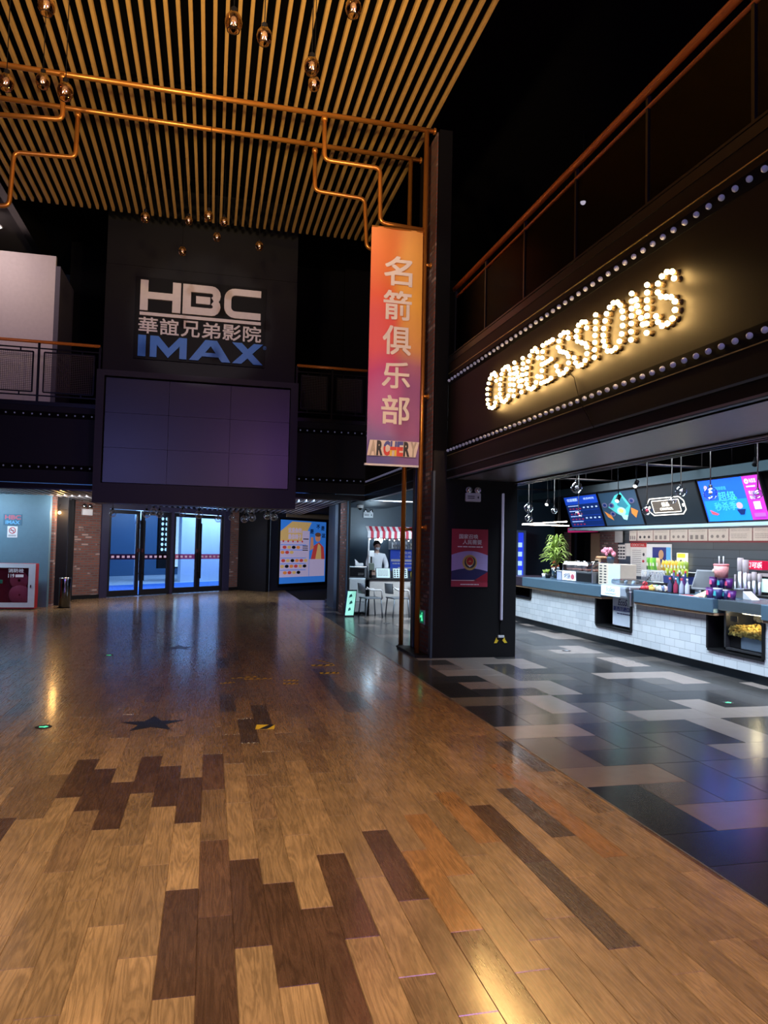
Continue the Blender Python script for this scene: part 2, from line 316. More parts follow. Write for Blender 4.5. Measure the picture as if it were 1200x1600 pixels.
# planks read off the photo: x, y of a plank's centre and y of its far end; tone
DK, DG, OR = (.085, .042, .021), (.095, .058, .033), (.31, .145, .045)
known = [((188, 1258), 1222, DK), ((145, 1236), 1202, DK), ((119, 1216), 1187, DK), ((227, 1211), 1182, DK), ((261, 1229), 1197, DK), ((295, 1250), 1215, DK),
         ((270, 1470), 1392, DK), ((335, 1530), 1432, DK), ((390, 1410), 1342, DK), ((452, 1460), 1378, DK), ((520, 1500), 1416, DK), ((545, 1400), 1332, DK),
         ((620, 1350), 1295, DK), ((797, 1300), 1255, DK), ((905, 1410), 1342, DG), ((835, 1265), 1229, DG), ((680, 1310), 1270, OR), ((690, 1385), 1325, OR), ((737, 1275), 1235, OR),
         ((905, 1290), 1250, OR), ((385, 1135), None, DG), ((362, 1100), None, DG), ((412, 1110), None, DG), ((785, 1165), 1158, DG), ((345, 1030), None, DG), ((500, 1050), None, DG),
         ((530, 1080), None, DG), ((575, 1075), None, DK), ((10, 1290), 1278, DK), ((360, 1025), None, DG), ((548, 1092), None, DG), ((820, 1235), None, OR)]
offc, tonec = {}, {}
for (px, py), yt, c in known:
    p = U(px, py, 2, 0); k = math.floor(p.x/PW)
    if yt is not None:
        e = U(px, yt, 2, 0).y
        # the far end measured in the plank's own column
        for _ in range(3):
            q = U(px, yt, 2, 0)
        offc.setdefault(k, e % PL)
for k in range(-70, 18):
    offc.setdefault(k, random.random()*PL)
for (px, py), yt, c in known:
    p = U(px, py, 2, 0); k = math.floor(p.x/PW); tonec[(k, math.floor((p.y-offc[k])/PL))] = c
quads = []
for k in range(-70, 18):
    x0, x1 = k*PW, min((k+1)*PW, EDGE)
    for r in range(-4, 36):
        y0 = offc[k]+r*PL; y1 = y0+PL
        if y0 > x1+23.1 or y1 < -1.5: continue
        y1 = min(y1, max(y0+.02, x1+23.05))
        t = random.random(); v = random.uniform(.84, 1.18)
        c = (.275*v, .162*v, .068*v) if t < .74 else (.31*v, .182*v, .075*v) if t < .9 else (.21*v, .12*v, .053*v) if t < .985 else (.12, .06, .03)
        if (k, r) in tonec: c = tonec[(k, r)]
        quads.append((x0, x1, y0, y1, c))
tone_mesh('floor', quads, wood_mat(), .0021)
struct('floor', MB().box(-10, 2.43, -2, 26.5, -.06, -.004), BLACK2)
def tile_mat():
    m = bpy.data.materials.new('stone_look_tile'); m.use_nodes = True; nt = m.node_tree; b = nt.nodes['Principled BSDF']; L = nt.links.new
    at = nt.nodes.new('ShaderNodeAttribute'); at.attribute_name = 'tone'; tc = nt.nodes.new('ShaderNodeTexCoord')
    n = nt.nodes.new('ShaderNodeTexNoise'); n.inputs['Scale'].default_value = 9; n.inputs['Detail'].default_value = 3; L(tc.outputs['Object'], n.inputs['Vector'])
    mr = nt.nodes.new('ShaderNodeMapRange'); mr.inputs['To Min'].default_value = .92; mr.inputs['To Max'].default_value = 1.08; L(n.outputs['Fac'], mr.inputs['Value'])
    sc = nt.nodes.new('ShaderNodeVectorMath'); sc.operation = 'SCALE'; L(at.outputs['Color'], sc.inputs[0]); L(mr.outputs[0], sc.inputs['Scale']); L(sc.outputs[0], b.inputs['Base Color'])
    b.inputs['Roughness'].default_value = .2; b.inputs['Specular IOR Level'].default_value = .5
    return m
TX, TY, TX0, TY0 = .378, .3985, 2.43, 3.19
shades = [(.028, .026, .026), (.05, .045, .042), (.10, .085, .075), (.26, .21, .185), (.065, .058, .056)]
fixed = {(0, 3): (.20, .155, .13), (0, 1): (.018, .018, .018), (0, 4): (.15, .12, .105), (0, 0): (.02, .02, .022), (1, 1): (.17, .13, .115), (2, 8): (.34, .28, .25), (0, 6): (.32, .26, .23),
         (0, 7): (.03, .028, .028), (1, 4): (.045, .04, .04), (2, 2): (.05, .042, .045), (3, 4): (.05, .045, .045), (1, 2): (.085, .07, .065), (0, 9): (.14, .12, .10), (1, 7): (.12, .10, .09),
         (1, 14): (.18, .14, .125), (1, 11): (.20, .15, .13), (0, 10): (.02, .02, .02), (0, 12): (.03, .03, .03), (3, 3): (.075, .065, .065)}
quads = []
for i in range(0, 22):
    for j in range(-12, 42):
        a, bb = i % 3, j % 3; x0 = TX0+i*TX; y0 = TY0+j*TY; q = None
        # repeat: a lying tile, a standing tile and a small square, stepped one row per column
        if bb == a: q = (x0, x0+2*TX, y0, y0+TY)
        elif bb == (a+1) % 3 and a == 0: q = (x0, x0+TX, y0, y0+2*TY)
        elif a == 2 and bb == 2: pass
        if a == 0 and bb == 0: q = (x0, x0+2*TX, y0, y0+TY)
        if a == 0 and bb == 1: q = (x0, x0+TX, y0, y0+2*TY)
        if a == 0 and bb == 2: q = None
        if a == 1: q = (x0, x0+2*TX, y0, y0+TY) if bb == 1 else (x0, x0+TX, y0, y0+TY) if bb == 2 else None
        if a == 2: q = (x0, x0+TX, y0, y0+2*TY) if bb == 2 else None
        if q: quads.append((*q, fixed.get((i, j)) or random.choices(shades, (3, 3, 2, 2.3, 2))[0]))
tone_mesh('floor', quads, tile_mat(), .0028)
struct('floor', MB().box(2.43, 11, -2, 26.5, -.06, -.003), BLACK2)
single('floor_edge_strip', MB().box(EDGE-.004, EDGE+.006, -1.5, 15, -.001, .003), mat('thin_brass_strip', (.35, .3, .25), .35, .8), 'thin metal strip between the wood planks and the grey tiles', 'floor strip')
# ------------------------------------------------------------------ big structure
XB, YB, ZB = 3.2, 15.3, 2.49
struct('ceiling', MB().box(-9, 11, -2, 21, 8.7, 8.85), BLACK2)
sl = MB()
n_slat = 48
for i in range(n_slat):
    x = -3.70+i*.1425
    sl.bbox(x-.0225, x+.0225, -1.0, 14.5, 7.8, 7.88, .004)
struct('ceiling_slats', sl, SLAT)
cr = MB()
for y in (-.4, 2.2, 4.9, 7.6, 10.3, 13): cr.box(-3.75, 2.95, y, y+.04, 7.882, 7.93)
struct('ceiling_carrier_rails', cr, BLACK2)
# right fascia, its trims and soffit
def yseg(y0, y1):
    f = MB().box(XB, XB+.12, y0, y1, 2.62, 4.12).box(XB+.002, XB+.12, y0, y1, ZB, 2.60)
    return f
struct('trim_fascia_right', yseg(-1, 9.7), FASCIA); struct('trim_fascia_right', yseg(10.72, YB), FASCIA)
for a, b in ((-1, 9.7), (10.72, YB)):
    t = MB().box(XB-.012, XB, a, b, 4.205, 4.225).box(XB-.006, XB+.1, a, b, 4.12, 4.20)
    struct('trim_ledge_right', t, TRIMDK)
    t = MB().box(XB-.006, XB, a, b, 3.975, 3.983).box(XB-.006, XB, a, b, 2.816, 2.824)
    struct('trim_bright_line_right', t, mat('brass_line', (.5, .42, .18), .3, .8))
    struct('trim_lip_right', MB().box(XB-.01, XB, a, b, 2.60, 2.618).box(XB-.01, XB+.03, a, b, ZB-.01, ZB), STEELD)
struct('floor_upper_right', MB().box(XB+.12, 10.2, -1, YB, 4.0, 4.2), BLACK2)
struct('trim_soffit_right', MB().box(XB, 4.24, -1, 9.7, ZB, ZB+.02), mat('satin_soffit_metal', (.40, .36, .37), .33, .9))
struct('trim_soffit_edge_right', MB().box(4.24, 4.27, -1, 15, ZB-.02, 2.9).box(4.36, 4.38, -1, 15, ZB-.01, ZB+.03), TRIMDK)
struct('trim_soffit_line_right', MB().box(4.225, 4.24, -1, 15, ZB-.025, ZB-.012).box(4.36, 4.375, -1, 15, ZB-.03, ZB-.016), mat('bright_edge', (.55, .55, .6), .3, .9))
struct('wall_upper_right', MB().box(10.1, 10.2, -1, YB+3, 4.2, 8.7).box(3.2, 10.2, 18.4, 18.5, 4.2, 8.7), BLACK2)
# back fascia and upper gallery
def xseg(x0, x1): return MB().box(x0, x1, YB, YB+.12, 2.62, 4.12).box(x0, x1, YB+.002, YB+.12, ZB, 2.60)
struct('trim_fascia_back', xseg(-9, -2.1), BLACK); struct('trim_fascia_back', xseg(1.6, XB), BLACK)
for a, b in ((-9, -2.1), (1.6, XB)):
    struct('trim_ledge_back', MB().box(a, b, YB-.02, YB, 4.12, 4.2).box(a, b, YB-.01, YB, ZB-.01, ZB+.02), TRIMDK)
struct('floor_upper_back', MB().box(-9, 11, YB+.12, 21, 4.0, 4.2), BLACK2)
struct('wall_upper_back', MB().box(-3.48, 11, 18.6, 18.7, 4.2, 8.7), BLACK2)
struct('wall_upper_back', MB().box(-9, -3.48, 17, 17.1, 4.2, 7.72), mat('pale_plaster', (.62, .55, .57), .8))
struct('wall_upper_left', MB().box(-3.48, -3.38, 17, 18.7, 4.2, 7.5), mat('violet_grey_plaster', (.12, .11, .15), .8))
struct('ceiling_upper_left', MB().box(-9, -4.07, 2, 18.6, 8.1, 8.2), mat('grey_soffit_paint', (.05, .045, .045), .8))
struct('trim_beam_left', MB().box(-4.07, -3.92, 2, 18.6, 7.98, 8.6), TRIMDK)
t = thing('ceiling_downlight', 'small glowing round downlight in the upper left ceiling', 'light', (-4.55, 17.0-.4, 8.1))
part('housing', MB().lathe((-4.55, 16.6, 8.07), [(.07, .03), (.085, .0), (.06, -.005)]), WHITE, t)
part('lens', MB().lathe((-4.55, 16.6, 8.075), [(.0, .0), (.06, 0), (.06, .02)]), mat('lamp_glow', (1, .95, .9), .4, emit=(1, .9, .8), es=18), t)
# rooms outer closure
struct('wall_left', MB().box(-9.1, -9, -2, 26, -.05, 8.7), BLACK2)
struct('wall_right', MB().box(10.2, 10.3, -2, 19, -.05, 8.7), BLACK2)
# under-gallery ceiling at the entrance
struct('ceiling_lobby', MB().prism([(-7.5, YB+.12), (2.95, YB+.12), (2.95, 25.9)], (0, 0, 2.6), (1, 0, 0), (0, 1, 0), .04).box(2.95, 6, 20.1, 27, 2.56, 2.6), BLACK2)
ls = MB()
for i in range(62):
    x = -6.2+i*.148
    ls.box(x, x+.05, YB+.15, min(x+22.9, 25.4), ZB, 2.555)
struct('ceiling_lobby_slats', ls, mat('pale_metal_slat', (.40, .42, .47), .35, .5))
# ------------------------------------------------------------------ tower with video wall and cinema sign
struct('wall_tower', MB().box(-2.18, 1.62, 15.2, 16.3, 2.6, 7.04).box(-2.18, 1.62, 15.215, 16.3, 7.05, 8.7), BLACK)
t = thing('video_wall', 'switched-off dark video wall of nine panels above the entrance doors', 'video wall', (-.27, 14.6, 2.23))
f = MB().box(-2.19, 1.64, 14.6, 15.2, 2.23, 2.61).box(-2.19, 1.64, 14.6, 15.2, 4.66, 4.77).box(-2.19, -2.05, 14.6, 15.2, 2.61, 4.66).box(1.49, 1.64, 14.6, 15.2, 2.61, 4.66)
part('frame', f, mat('dark_violet_grey_casing', (.009, .008, .012), .5), t)
SCR = mat('dark_led_panel', (.008, .007, .012), .32, 0, var=.05, nsc=3, spec=.7)
for i in range(3):
    for j in range(3):
        x0 = -2.03+i*1.173; z0 = 2.63+j*.672; dz = .012 if (i, j) == (2, 0) else 0
        part('screen_panel', MB().box(x0, x0+1.167, 14.70-dz, 14.76, z0, z0+.667), SCR, t)
part('backing', MB().box(-2.05, 1.49, 14.77, 15.19, 2.61, 4.66), BLACK2, t)
t = thing('cinema_sign', 'cinema sign with large white HBC letters over blue IMAX letters', 'sign', (-.3, 15.19, 5.1))
part('back_panel', MB().box(-1.6, .98, 15.15, 15.2, 5.16, 6.82), mat('gloss_black_sign_panel', (.0035, .0035, .004), .5, spec=.15), t)
sb = Board((-1.55, 15.13, 5.2), (1, 0, 0), (0, 0, 1), t)
# px -> sign metres (measured on the wall plane)
def sg(x, y):
    p = U(130+x/3.243, 400+y/3.243, 1, 15.1); return (p.x+1.55, p.z-5.2)
def letter(name, mt, pts_list, th=.05):
    mb = MB()
    for k_, pts in enumerate(pts_list): mb.prism(pts, (-1.55, 15.10-.0007*k_, 5.2), (1, 0, 0), (0, 0, 1), th)
    part(name, mb, mt, t)
def ribbon(pts, w, closed=False):
    """thick stroke along pts -> list of quads (mitred)"""
    n = len(pts); L = []
    for i in range(n):
        p = Vector(pts[i]); a = Vector(pts[(i-1) % n]) if (closed or i) else None; b = Vector(pts[(i+1) % n]) if (closed or i < n-1) else None
        d1 = (p-a).normalized() if a is not None else (b-p).normalized(); d2 = (b-p).normalized() if b is not None else d1
        nn = Vector((-(d1+d2).y, (d1+d2).x)).normalized(); k = w/2/max(.35, nn.dot(Vector((-d1.y, d1.x)))); L.append((p+nn*k, p-nn*k))
    return [[L[i][0], L[i][1], L[(i+1) % n][1], L[(i+1) % n][0]][::-1] for i in range(n if closed else n-1)]
def rrect(x0, y0, x1, y1, r, corners):
    out = []
    for cx, cy, a0, on in ((x1-r, y0+r, -PI/2, 'br' in corners), (x1-r, y1-r, 0, 'tr' in corners), (x0+r, y1-r, PI/2, 'tl' in corners), (x0+r, y0+r, PI, 'bl' in corners)):
        if on: out += [(cx+r*math.cos(a0+PI/2*k/6), cy+r*math.sin(a0+PI/2*k/6)) for k in range(7)]
        else: out.append((cx+(r if a0 in (-PI/2, 0) else -r), cy+(r if a0 in (0, PI/2) else -r)))
    return out
zt, zb = 1.545, .93; H0 = .05
letter('letter_h', LETW, [[(.04, .93), (.19, .93), (.19, 1.545), (.04, 1.545)], [(.66, .93), (.82, .93), (.82, 1.545), (.66, 1.545)], [(.19, 1.17), (.66, 1.17), (.66, 1.31), (.19, 1.31)]])
W0 = .152; rb = .115
bq = [[(.86, zb), (1.02, zb), (1.02, zt), (.86, zt)]]
zm = (zt+zb)/2
bq += ribbon([(1.02, zt-W0/2)]+[(1.42+.11*math.sin(a), zt-W0/2-rb+rb*math.cos(a)) for a in [PI*k/8 for k in range(8)]], W0)
bq += ribbon([(1.12, zm), (1.40, zm)], W0)
bq += ribbon([(1.42+.11*math.sin(a), zb+W0/2+rb+rb*math.cos(a)) for a in [PI*k/8 for k in range(1, 9)]]+[(1.02, zb+W0/2)], W0)
W0 = .14
letter('letter_b', LETW, bq)
cp = [(2.42, zt-W0/2)]+[(1.90-.15*math.sin(a), zt-W0/2-.15+.15*math.cos(a)) for a in [PI/2*k/5 for k in range(6)]]+[(1.90-.15*math.cos(a), zb+W0/2+.15-.15*math.sin(a)) for a in [PI/2*k/5 for k in range(6)]]+[(2.42, zb+W0/2)]
letter('letter_c', LETW, ribbon(cp, W0))
letter('underline', LETW, [[(.04, .83), (2.43, .83), (2.43, .895), (.04, .895)]], .04)
for k, ch in enumerate('華誼兄弟影院'):
    b = Board((-1.55, 15.11, 5.2), (1, 0, 0), (0, 0, 1), t); x = .03+k*.41; b.text('character', LETW, ch, x, .47, x+.36, .79, 1, .04, bold=.016); b.build()
letter('letter_i', LETB, [[(.03, .0), (.18, .0), (.18, .43), (.03, .43)]])
letter('letter_m', LETB, [[(.26, 0), (.39, 0), (.39, .25), (.61, 0), (.83, .25), (.83, .43), (.78, .43), (.61, .22), (.44, .43), (.26, .43)][:5]+[(.83, .0), (.97, .0), (.97, .43), (.82, .43), (.62, .2), (.42, .43), (.26, .43)]])
letter('letter_a', LETB, [[(1.02, 0), (1.2, 0), (1.44, .31), (1.44, .43), (1.33, .43)], [(1.44, .31), (1.66, 0), (1.84, 0), (1.56, .43), (1.44, .43)], [(1.27, .09), (1.61, .09), (1.55, .17), (1.33, .17)]])
letter('letter_x', LETB, [[(1.87, 0), (2.06, 0), (2.49, .43), (2.3, .43)], [(2.3, 0), (2.49, 0), (2.215, .275), (2.12, .18)], [(2.12, .18+.0), (2.215, .275), (2.06, .43), (1.86, .43)]])
b = Board((-1.55, 15.13, 5.2), (1, 0, 0), (0, 0, 1), t); b.text('registered_mark', LETB, '®', 2.49, .33, 2.56, .41); b.build()
# ------------------------------------------------------------------ gallery railings
def gallery_rail(name, label, a, b, n, z0=4.2, zt=5.31, mesh_first=False, ux=(1, 0, 0)):
    """railing from a to b (x or y run) with framed panels"""
    A, B = Vector((*a, 0)), Vector((*b, 0)); d = (B-A).normalized(); L = (B-A).length; nrm = Vector((-d.y, d.x, 0))
    t = thing(name, label, 'railing', (A.x, A.y, z0))
    part('handrail', MB().tube([A+Vector((0, 0, zt)), B+Vector((0, 0, zt))], .032), RAILW, t)
    M = Matrix((d, nrm, (0, 0, 1))).transposed().to_4x4(); M.translation = A
    for i in range(n+1):
        x = L*i/n; part('post', MB(M).box(x-.02, x+.02, -.02, .02, z0, zt), TRIMDK, t)
    for i in range(n):
        x0, x1 = L*i/n+.03, L*(i+1)/n-.03; f = MB(M)
        for q in (zt-.13, z0+.12): f.box(x0-.03, x1+.03, -.012, .012, q-.012, q+.012)
        p0, p1, q0, q1 = x0+.07, x1-.07, z0+.19, zt-.2
        f.box(p0, p1, -.012, .012, q0-.012, q0+.012).box(p0, p1, -.012, .012, q1-.012, q1+.012).box(p0-.012, p0+.012, -.012, .012, q0, q1).box(p1-.012, p1+.012, -.012, .012, q0, q1)
        for xx in (p0+.25*(p1-p0), p0+.75*(p1-p0)): f.box(xx-.012, xx+.012, -.01, .01, z0+.12, q0).box(xx-.012, xx+.012, -.01, .01, q1, zt-.13)
        part('panel_frame', f, TRIMDK, t)
        w = MB(M); k = 0
        while p0+k*.035 < p1: w.box(p0+k*.035-.003, p0+k*.035+.003, -.003, .003, q0, q1); k += 1
        k = 0
        while q0+k*.035 < q1: w.box(p0, p1, -.003, .003, q0+k*.035-.003, q0+k*.035+.003); k += 1
        part('mesh_infill', w, mat('dark_wire_mesh', (.10, .085, .085), .6), t)
    return t
gallery_rail('gallery_railing', 'gallery railing left of the video wall, in front of the pale wall', (-6.75, YB+.03), (-2.25, YB+.03), 4, zt=5.38)
gallery_rail('gallery_railing', 'dark gallery railing right of the video wall, behind the orange banner', (1.68, YB+.03), (3.2, YB+.03), 2)
t = thing('glass_railing', 'long smoked-glass railing with orange handrail above the concessions sign', 'railing', (3.28, 9.75, 4.2))
part('handrail', MB().tube([(3.28, 9.75, 5.21), (3.28, -1, 5.21)], .034, 14), RAILW, t)
part('lower_rail', MB().tube([(3.30, 9.7, 5.09), (3.30, -1, 5.09)], .018, 10), RAILW, t)
part('end_cap', MB().tube([(3.28, 9.75, 5.21), (3.28, 9.775, 5.21)], .036, 14), CHROME, t)
for k in range(9):
    y = 9.73-k*1.17; part('post', MB().box(3.285, 3.315, y-.015, y+.015, 4.2, 5.18), TRIMDK, t)
    part('glass_panel', MB().box(3.296, 3.304, y-1.14, y-.03, 4.32, 5.06), SMOKEG, t)
part('base_rail', MB().box(3.28, 3.32, -1, 9.75, 4.26, 4.3).box(3.28, 3.32, -1, 9.75, 4.2, 4.22), TRIMDK, t)
t = thing('railing_glint_lamp', 'small added lamp standing in for a reflection in the glass railing', 'light', (0, 0, 0)); lp = U(911, 316, 0, 6.0)  # added lamp in place of a lamp's reflection in the glass
t.location = lp; ROOT[t.name] = lp
part('housing', MB().lathe(tuple(lp+Vector((0, 0, .0))), [(.0, .10), (.05, .10), (.06, 0)]), BLACK, t)
part('lens', MB().ball(tuple(lp), .045), MATS['lamp_glow'], t)
part('stem', MB().tube([lp+Vector((0, 0, .1)), (lp.x, lp.y, 8.7)], .008, 6), BLACK, t)
lp = U(785, 134, 0, 4.6)
t = thing('upper_downlight', 'tiny white round fitting on the dark upper ceiling', 'downlight_fitting', lp)  # downlight, drawn as a plain white dome that gives no light
part('dome', MB().ball(tuple(lp), .035, sc=(1, 1, .6)), WHITE, t); part('stem', MB().tube([lp, (lp.x, lp.y, 8.7)], .006, 6), BLACK, t)
# ------------------------------------------------------------------ bulb strips
def bulb_strip(label, p0, p1, n, face, r=.021, seed=1):
    p0, p1 = Vector(p0), Vector(p1); face = Vector(face); d = (p1-p0).normalized()
    t = thing('bulb_strip', label, 'light strip', p0, group=None)
    M = Matrix((d, -face, (0, 0, 1))).transposed().to_4x4(); M.translation = p0; L = (p1-p0).length
    part('channel', MB(M).box(-.08, L+.08, -.004, .0, -.055, .055), BLACK2, t)
    proto = None
    for i in range(n):
        p = p0+d*L*i/(n-1)+face*.02
        if proto is None: proto = part('bulb', MB().ball((p0.x, p0.y, p0.z), r, 12, 8), BULBFAINT, t)
        b = proto if i == 0 else proto.copy()
        if i: COL.objects.link(b); b.parent = t
        b.location = p-p0
    return t
def n_for(a, b, s): return int(abs(b-a)/s)+1
bulb_strip('upper row of round bulbs above the glowing concessions letters', (XB, -.4, 3.865), (XB, 9.62, 3.865), 80, (-1, 0, 0))
bulb_strip('lower row of round bulbs below the glowing concessions letters', (XB, -.4, 2.882), (XB, 9.62, 2.882), 80, (-1, 0, 0))
bulb_strip('far low row of bulbs receding behind the orange banner', (XB, 10.95, 2.882), (XB, 15.1, 2.882), 34, (-1, 0, 0))
bulb_strip('far high row of bulbs receding behind the orange banner', (XB, 10.95, 3.865), (XB, 15.1, 3.865), 34, (-1, 0, 0))
bulb_strip('upper row of small bulbs on the gallery front left of the video wall', (-5.0, YB, 3.95), (-2.35, YB, 3.95), 18, (0, -1, 0), .016)
bulb_strip('lower row of small bulbs on the gallery front left of the video wall', (-5.0, YB, 2.92), (-2.35, YB, 2.92), 18, (0, -1, 0), .016)
bulb_strip('upper row of small bulbs between the video wall and the banner', (1.78, YB, 3.93), (3.1, YB, 3.93), 10, (0, -1, 0), .016)
bulb_strip('lower row of small bulbs between the video wall and the banner', (1.78, YB, 2.9), (3.1, YB, 2.9), 10, (0, -1, 0), .016)
# ------------------------------------------------------------------ CONCESSIONS bulb letters (positions measured on the fascia)
A, Bq = (745, 490, 7.5), (900, 405, 6.6667)
LET = [
 ('C', 'first', A, [(175,715),(205,695),(222,730),(153,762),(225,788),(137,818),(125,883),(122,946),(126,1008),(130,1060),(148,1100),(178,1108),(200,1090),(215,1042),(226,980)]),
 ('O', 'first', A, [(305,658),(335,628),(365,618),(378,655),(388,708),(390,768),(390,832),(384,898),(368,962),(345,1010),(318,1035),(292,1025),(277,990),(270,942),(270,886),(271,830),(277,770),(288,710)]),
 ('N', 'first', A, [(440,575),(437,640),(436,705),(434,768),(432,834),(430,900),(430,966),(465,632),(470,688),(480,740),(492,795),(500,853),(538,522),(540,586),(535,652),(530,716),(525,782),(518,850),(522,920)]),
 ('C', 'second', A, [(715,518),(708,448),(685,408),(648,440),(620,495),(602,560),(586,634),(580,706),(582,772),(582,826),(600,875),(638,885),(668,862),(692,806),(710,736)]),
 ('E', 'only', A, [(772,374),(770,446),(766,520),(764,596),(762,668),(756,742),(755,815),(820,345),(850,330),(888,305),(800,578),(835,558),(870,532),(790,800),(830,785),(868,756)]),
 ('S', 'first', A, [(1070,288),(1065,222),(1022,222),(980,256),(960,320),(952,396),(975,440),(1012,452),(1048,462),(1072,503),(1074,578),(1050,652),(1015,695),(975,715),(948,674),(932,614)]),
 ('S', 'middle', Bq, [(110,716),(98,655),(62,655),(25,688),(5,745),(-1,808),(15,855),(60,870),(95,880),(112,915),(112,985),(95,1055),(55,1100),(20,1115),(-5,1078),(-20,1025)]),
 ('I', 'only', Bq, [(205,580),(202,652),(200,725),(197,795),(195,867),(192,943),(190,1022)]),
 ('O', 'second', Bq, [(460,480),(480,540),(487,610),(485,693),(475,778),(452,855),(412,925),(370,955),(328,955),(300,905),(285,852),(282,792),(287,722),(302,643),(318,568),(348,502),(388,455),(432,448)]),
 ('N', 'second', Bq, [(580,358),(580,437),(578,515),(577,590),(575,670),(573,755),(572,840),(625,420),(636,485),(652,550),(675,612),(695,680),(740,268),(740,348),(738,428),(738,508),(738,590),(735,670),(735,767)]),
 ('S', 'last', Bq, [(1020,198),(1002,130),(948,132),(895,178),(853,255),(850,345),(885,390),(940,392),(990,395),(1030,440),(1030,528),(1003,618),(950,670),(895,695),(853,655),(833,594)])]
bulb_me = None
for ch, wh, (ox, oy, s), pts in LET:
    P = [U(ox+x/s, oy+y/s, 0, XB-.055) for x, y in pts]
    lab = {'only': f'the letter {ch} made of glowing warm bulbs on the dark fascia'}.get(wh, f'{wh} letter {ch} of the glowing bulb word on the dark fascia')
    t = thing('marquee_letter', lab, 'lit letter', (XB, P[0].y, min(p.z for p in P)), group=None)
    for p in P:
        if bulb_me is None:
            o = part('bulb', MB().ball((0, 0, 0), .019, 12, 8), BULBON); bulb_me = o.data; o.parent = t
            so = part('socket', MB().tube([(.016, 0, 0), (.055, 0, 0)], [.015, .024], 10), mat('dark_bronze_letter_back', (.06, .04, .02), .5, .3)); sock_me = so.data; so.parent = o
        else:
            o = bpy.data.objects.new('bulb', bulb_me); COL.objects.link(o); o.parent = t; so = bpy.data.objects.new('socket', sock_me); COL.objects.link(so); so.parent = o
        o.location = p-t.location
single('power_cable', MB().tube([U(880, 575, 0, 3.19), U(897, 590, 0, 3.19), U(905, 625, 0, 3.19), U(928, 668, 0, 3.19)], .004, 6), BLACK2, 'thin dark cable hanging below the glowing letters', 'cable')
# ------------------------------------------------------------------ pillar and column
BRK = brick('red_brick_side', 'yz'); BRX = brick('red_brick_wall', 'xz')
struct('wall_pillar', MB().box(3.012, 4.27, 9.72, 10.72, 0, ZB+.4), BLACK)
struct('wall_pillar_upper', MB().box(3.012, 3.2, 9.72, 10.72, ZB+.4, 7.5), BLACK2)
struct('trim_pillar_edge', MB().box(3.0, 3.03, 9.70, 9.80, 0, 2.6), STEELD)  # edge cut short: the shade higher up is put into its shape
struct('wall_pillar_brick', MB().box(3.0, 3.012, 9.80, 10.26, 0, 7.5), BRK)
struct('trim_pillar_far_edge', MB().box(2.995, 3.012, 10.58, 10.72, 0, 2.9), STEELD)
struct('wall_pillar_base', MB().box(2.8, 3.0, 9.75, 10.75, .0, .035), BLACK)
# pipes
YP, YQ = 10.0, 10.9; PR = .036
t = thing('copper_pipe', 'front long copper pipe run under the slats, down the brick pillar', 'pipe', (2.88, YP, 0))
part('ceiling_run', MB().tube([(-6.5, YP, 7.58), (3.0, YP, 7.62)], PR, 14), COPPER, t)
part('pole', MB().tube([(2.895, YP, 7.6), (2.895, YP, 0)], PR, 14), COPPER, t)
part('end_flange', MB().tube([(3.0, YP, 7.62), (3.03, YP, 7.62)], PR*1.35, 14), COPPER, t)
part('floor_flange', MB().lathe((2.895, YP, 0), [(.07, .0), (.07, .012), (.05, .02), (.038, .03)]), BLACK, t)
for z in (5.62, 3.7, 1.81):
    a = part('wall_bracket', MB().tube([(2.895, YP, z), (3.0, YP, z)], .024, 12).tube([(2.985, YP, z), (3.0, YP, z)], .042, 14), COPPER, t)
t = thing('copper_pipe', 'rear long copper pipe run under the slats, down behind the banner', 'pipe', (2.9, YQ, 0))
part('ceiling_run', MB().tube([(-6.5, YQ, 7.66), (3.05, YQ, 7.66)], PR, 14), COPPER, t)
part('pole', MB().tube([(2.90, YQ, 7.66), (2.90, YQ, 0)], PR, 14), COPPER, t)
part('floor_flange', MB().lathe((2.90, YQ, 0), [(.07, .0), (.07, .012), (.05, .02), (.038, .03)]), BLACK, t)
part('end_flange', MB().tube([(3.05, YQ, 7.66), (3.08, YQ, 7.66)], PR*1.35, 14), COPPER, t)
part('wall_bracket', MB().tube([(2.90, YQ, 1.8), (3.06, YQ, 1.8)], .024, 12).tube([(3.045, YQ, 1.8), (3.06, YQ, 1.8)], .042, 14), COPPER, t)
def zig(label, pts, Y, ends=()):
    P = [U(x, y, 1, Y) for x, y in pts]
    t = thing('stepped_pipe', label, 'pipe', P[0])
    part('pipe_run', MB().tube(P, PR*.88, 14, bend=.09), COPPER, t)
    for k in ends: part('tee_collar', MB().tube([P[k]+Vector((0, 0, .0)), P[k]+(P[k+1 if k == 0 else k-1]-P[k]).normalized()*.06], PR*1.2, 14), COPPER, t)
zig('stepped copper pipe dropping from the front run above the banner', [(507, 183), (507, 250), (594, 263), (594, 348), (665, 360)], YP, (0,))
zig('stepped copper pipe dropping from the rear run beside the banner', [(492, 233), (492, 298), (570, 311), (573, 388), (628, 397)], YQ, (0,))
zig('short copper pipe step near the upper left corner', [(98, 117), (98, 187), (-140, 168)], YP, (0,))
zig('longer stepped copper pipe at the left, ending over the balcony', [(122, 177), (118, 246), (22, 238), (14, 322), (-100, 318)], YQ, (0,))
